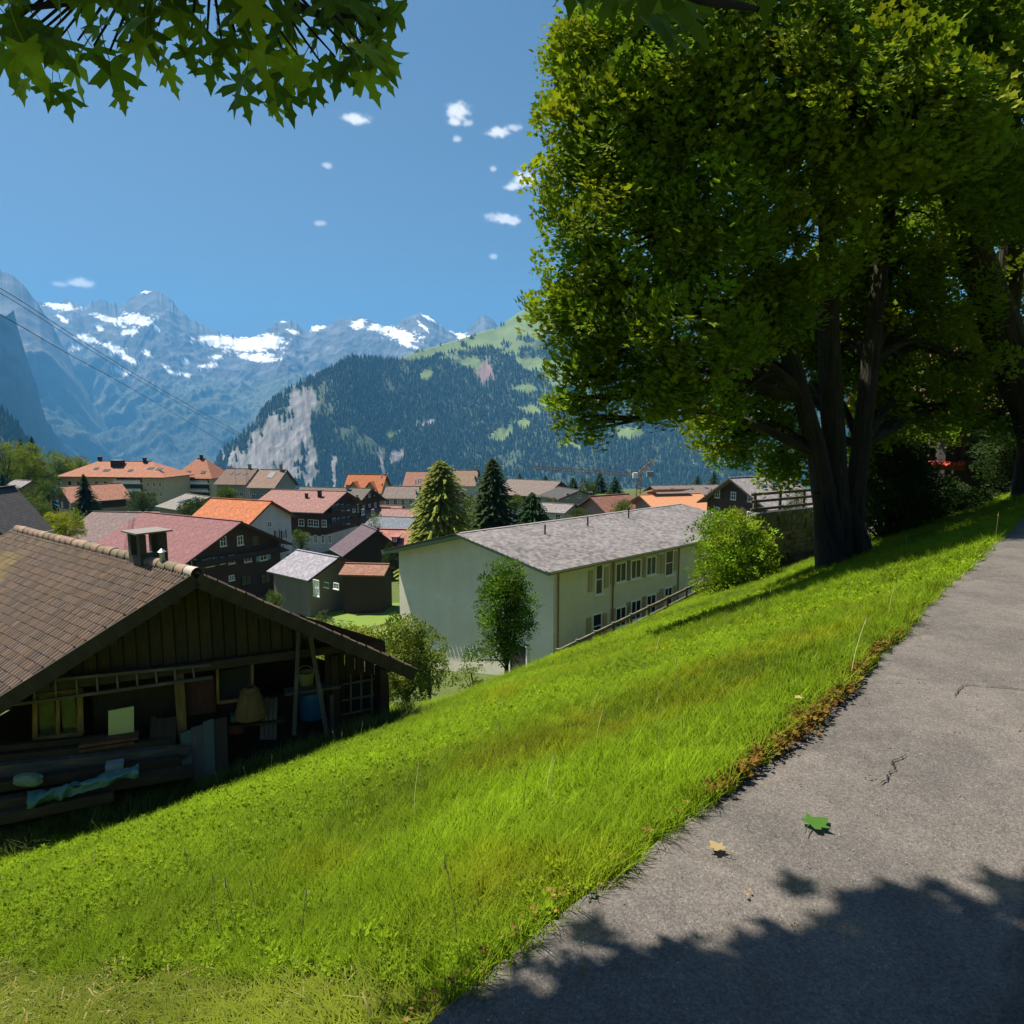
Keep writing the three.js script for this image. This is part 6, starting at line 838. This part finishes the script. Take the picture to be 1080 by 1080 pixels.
  // cut grass lying on the mown strip at the bottom left
  const blade = (() => { const g = new THREE.PlaneGeometry(0.0042, 0.09, 1, 3); g.rotateX(-Math.PI / 2); const p = g.attributes.position; for (let i = 0; i < p.count; i++) p.setY(i, 0.012 * Math.sin(p.getZ(i) * 22) + 0.004); g.computeVertexNormals(); return g.toNonIndexed(); })();
  for (let i = 0; i < 42000; i++) { const s = -3.2 + 4.5 * Q(), t = 1.15 + 5.6 * Math.sqrt(Q()), [x, z] = fromST(s, t); if (!inView(x, z) || s > 1.5 - 0.14 * t + 0.5 * (fbm(t * 1.5, 2.2, 0, 3) - 0.5)) continue; qt.setFromEuler(e.set((Q() - 0.5) * 0.9 - 0.2, Q() * 6.28, (Q() - 0.5) * 0.9 + 0.15)); const k = Q(), sc = 0.5 + 0.9 * Q(); cut.push({ m: new THREE.Matrix4().compose(V(x, ground(x, z) + 0.02 + 0.05 * Q(), z), qt, V(0.8 + 0.9 * Q(), 1, sc)), c: k < 0.45 ? lin(0.13, 0.145, 0.022) : k < 0.8 ? lin(0.075, 0.125, 0.014) : lin(0.26, 0.22, 0.09) }); }
  stuff('grass_cuttings', 'pale cut grass lying on the mown strip at the bottom left', 'cuttings', blade, leafMat(1, 1, 1, 0.3), cut);
  // brown litter and dried moss along the edge of the lane
  const dry = [], moss = [], crumbs = [], dryLeaf = clump(leafShapes.lobed, 3, 0.05, 0.04, 3, 0.4);
  for (let i = 0; i < 3600; i++) { const s = 2.6 + 3.2 * Q() * (Q() < 0.85 ? 1 : 1.4), w = 0.11 * Math.exp(-(((s - 3.7) / 0.95) ** 2)) + 0.025, t = laneEdge(s) + 0.02 + (Q() + Q() - 0.9) * w, [x, z] = fromST(s, t), k = 0.5 + Q(); qt.setFromEuler(e.set((Q() - 0.5) * 1.4, Q() * 6.28, (Q() - 0.5) * 1.4)); const sc = 0.22 + 0.4 * Q(); dry.push({ m: new THREE.Matrix4().compose(V(x, Math.max(ground(x, z), t < laneEdge(s) ? 0.0 : -1) + 0.02 + 0.05 * Q() * Q(), z), qt, V(sc, sc, sc)), c: lin(0.12 * k, mix(0.05, 0.09, Q()) * k, 0.014 * k) }); }
  for (let i = 0; i < 800; i++) { const s = -1 + 26 * Q() ** 1.7, t = laneEdge(s) + 0.03 + 0.05 * (Q() - 0.4), [x, z] = fromST(s, t), k = 0.5 + Q(); qt.setFromEuler(e.set((Q() - 0.5) * 1.2, Q() * 6.28, (Q() - 0.5) * 1.2)); const sc = 0.15 + 0.25 * Q(); dry.push({ m: new THREE.Matrix4().compose(V(x, -0.01 + 0.03 * Q(), z), qt, V(sc, sc, sc)), c: lin(0.2 * k, 0.12 * k, 0.035 * k) }); }
  stuff('leaf_litter', 'rusty brown dried leaves and moss along the lane edge', 'leaf litter', dryLeaf, leafMat(1, 1, 1, 0.15), dry);
  const chip = new THREE.IcosahedronGeometry(0.004, 0); for (let i = 0; i < 1600; i++) { const s = -1.5 + 13 * Q() ** 1.6, t = EDGE - 0.05 - 3 * Q() ** (Q() < 0.5 ? 3 : 1), [x, z] = fromST(s, t); if (!inView(x, z)) continue; const sc = 0.35 + 0.8 * Q() * Q(), k = 0.2 + 0.5 * Q(); crumbs.push({ m: new THREE.Matrix4().compose(V(x, 0.004 + (t < 0.25 && s < 7.5 ? 0.012 : 0), z), qt.setFromEuler(e.set(Q() * 6, Q() * 6, 0)), V(sc * 1.4, sc * 0.8, sc)), c: lin(0.5 * k, 0.48 * k, 0.44 * k) }); }
  stuff('grit', 'loose grit scattered on the asphalt lane', 'grit', chip, plain(1, 1, 1, 0.9), crumbs);
  for (let i = 0; i < 90; i++) { const s = -0.5 + 10 * Q() ** 1.4, t = EDGE - 0.05 - 2.2 * Q() ** 2, [x, z] = fromST(s, t); qt.setFromEuler(e.set((Q() - 0.5) * 0.6, Q() * 6.28, (Q() - 0.5) * 0.6)); const sc = 0.12 + 0.22 * Q(), k = 0.5 + Q(); pale.push({ m: new THREE.Matrix4().compose(V(x, 0.018, z), qt, V(sc, sc, sc)), c: lin(0.2 * k, 0.13 * k, 0.05 * k) }); }
  stuff('leaf_scraps', 'tiny dry leaf scraps lying on the asphalt', 'leaf litter', dryLeaf, leafMat(1, 1, 1, 0.15), pale);
  // weeds along the barn foot
  const weeds = []; for (let i = 0; i < 900; i++) { const q = -0.4 + 9 * Q(), n = 0.55 + 0.9 * Q() * Q() + 0.06 * q, p = V(-2.6, 0, -13.5).addScaledVector(V(-0.906, 0, 0.4226), q).addScaledVector(V(0.4226, 0, 0.906), n); qt.setFromEuler(e.set((Q() - 0.5) * 0.4, Q() * 6.28, (Q() - 0.5) * 0.4)); weeds.push({ m: new THREE.Matrix4().compose(V(p.x, ground(p.x, p.z), p.z), qt, V(2.0, 1.6 + 1.8 * Q(), 2.0)), c: lin(0.10, 0.14, 0.03) }); }
  stuff('tall_weeds', 'tall thin weeds and grass along the foot of the barn', 'weeds', tufts[1], grassMat, weeds);
  // single fallen leaves on the lane
  const fl = clump(leafShapes.lobed, 1, 0.0001, 0.001, 1); void fl;
  const fallen = (px, py, size, rot, label, mat) => { const p = onPlane(px, py, V(0, 0.012, 0), V(0, 1, 0)), o = thing('fallen_leaf', label, 'leaf', p); const P = [[0, 0], [-0.3, -0.09], [-0.46, 0.05], [-0.33, 0.2], [-0.62, 0.5], [-0.3, 0.48], [-0.2, 0.74], [0, 1.02], [0.2, 0.74], [0.3, 0.48], [0.62, 0.5], [0.33, 0.2], [0.46, 0.05], [0.3, -0.09]].map((k) => new THREE.Vector2(...k)), g = new THREE.ShapeGeometry(new THREE.Shape(P)), a = g.attributes.position; for (let i = 0; i < a.count; i++) a.setZ(i, 0.07 * Math.abs(a.getX(i)) + 0.02 * hash(i, 3, 7)); g.computeVertexNormals(); g.rotateX(-Math.PI / 2); g.scale(size, size, size); g.translate(0, 0.004, size * 0.4); part('blade', g, mat, o); part('stalk', tube([V(0, 0.006, size * 0.4), V(0.01, 0.008, size * 0.7), V(0.03, 0.006, size * 1.0)], [0.0025, 0.002], 5, 5), mat, o); o.rotation.y = rot; };
  fallen(862, 868, 0.105, -1.1, 'green maple leaf lying on the lane', leafMat(0.05, 0.13, 0.02, 0.3)); fallen(755, 893, 0.062, 0.4, 'curled pale brown leaf lying on the lane', leafMat(0.26, 0.2, 0.1, 0.2)); fallen(842, 736, 0.05, 2, 'small dry yellow leaf far along the lane', leafMat(0.35, 0.26, 0.1, 0.2));
}

renderer.render(scene, camera);
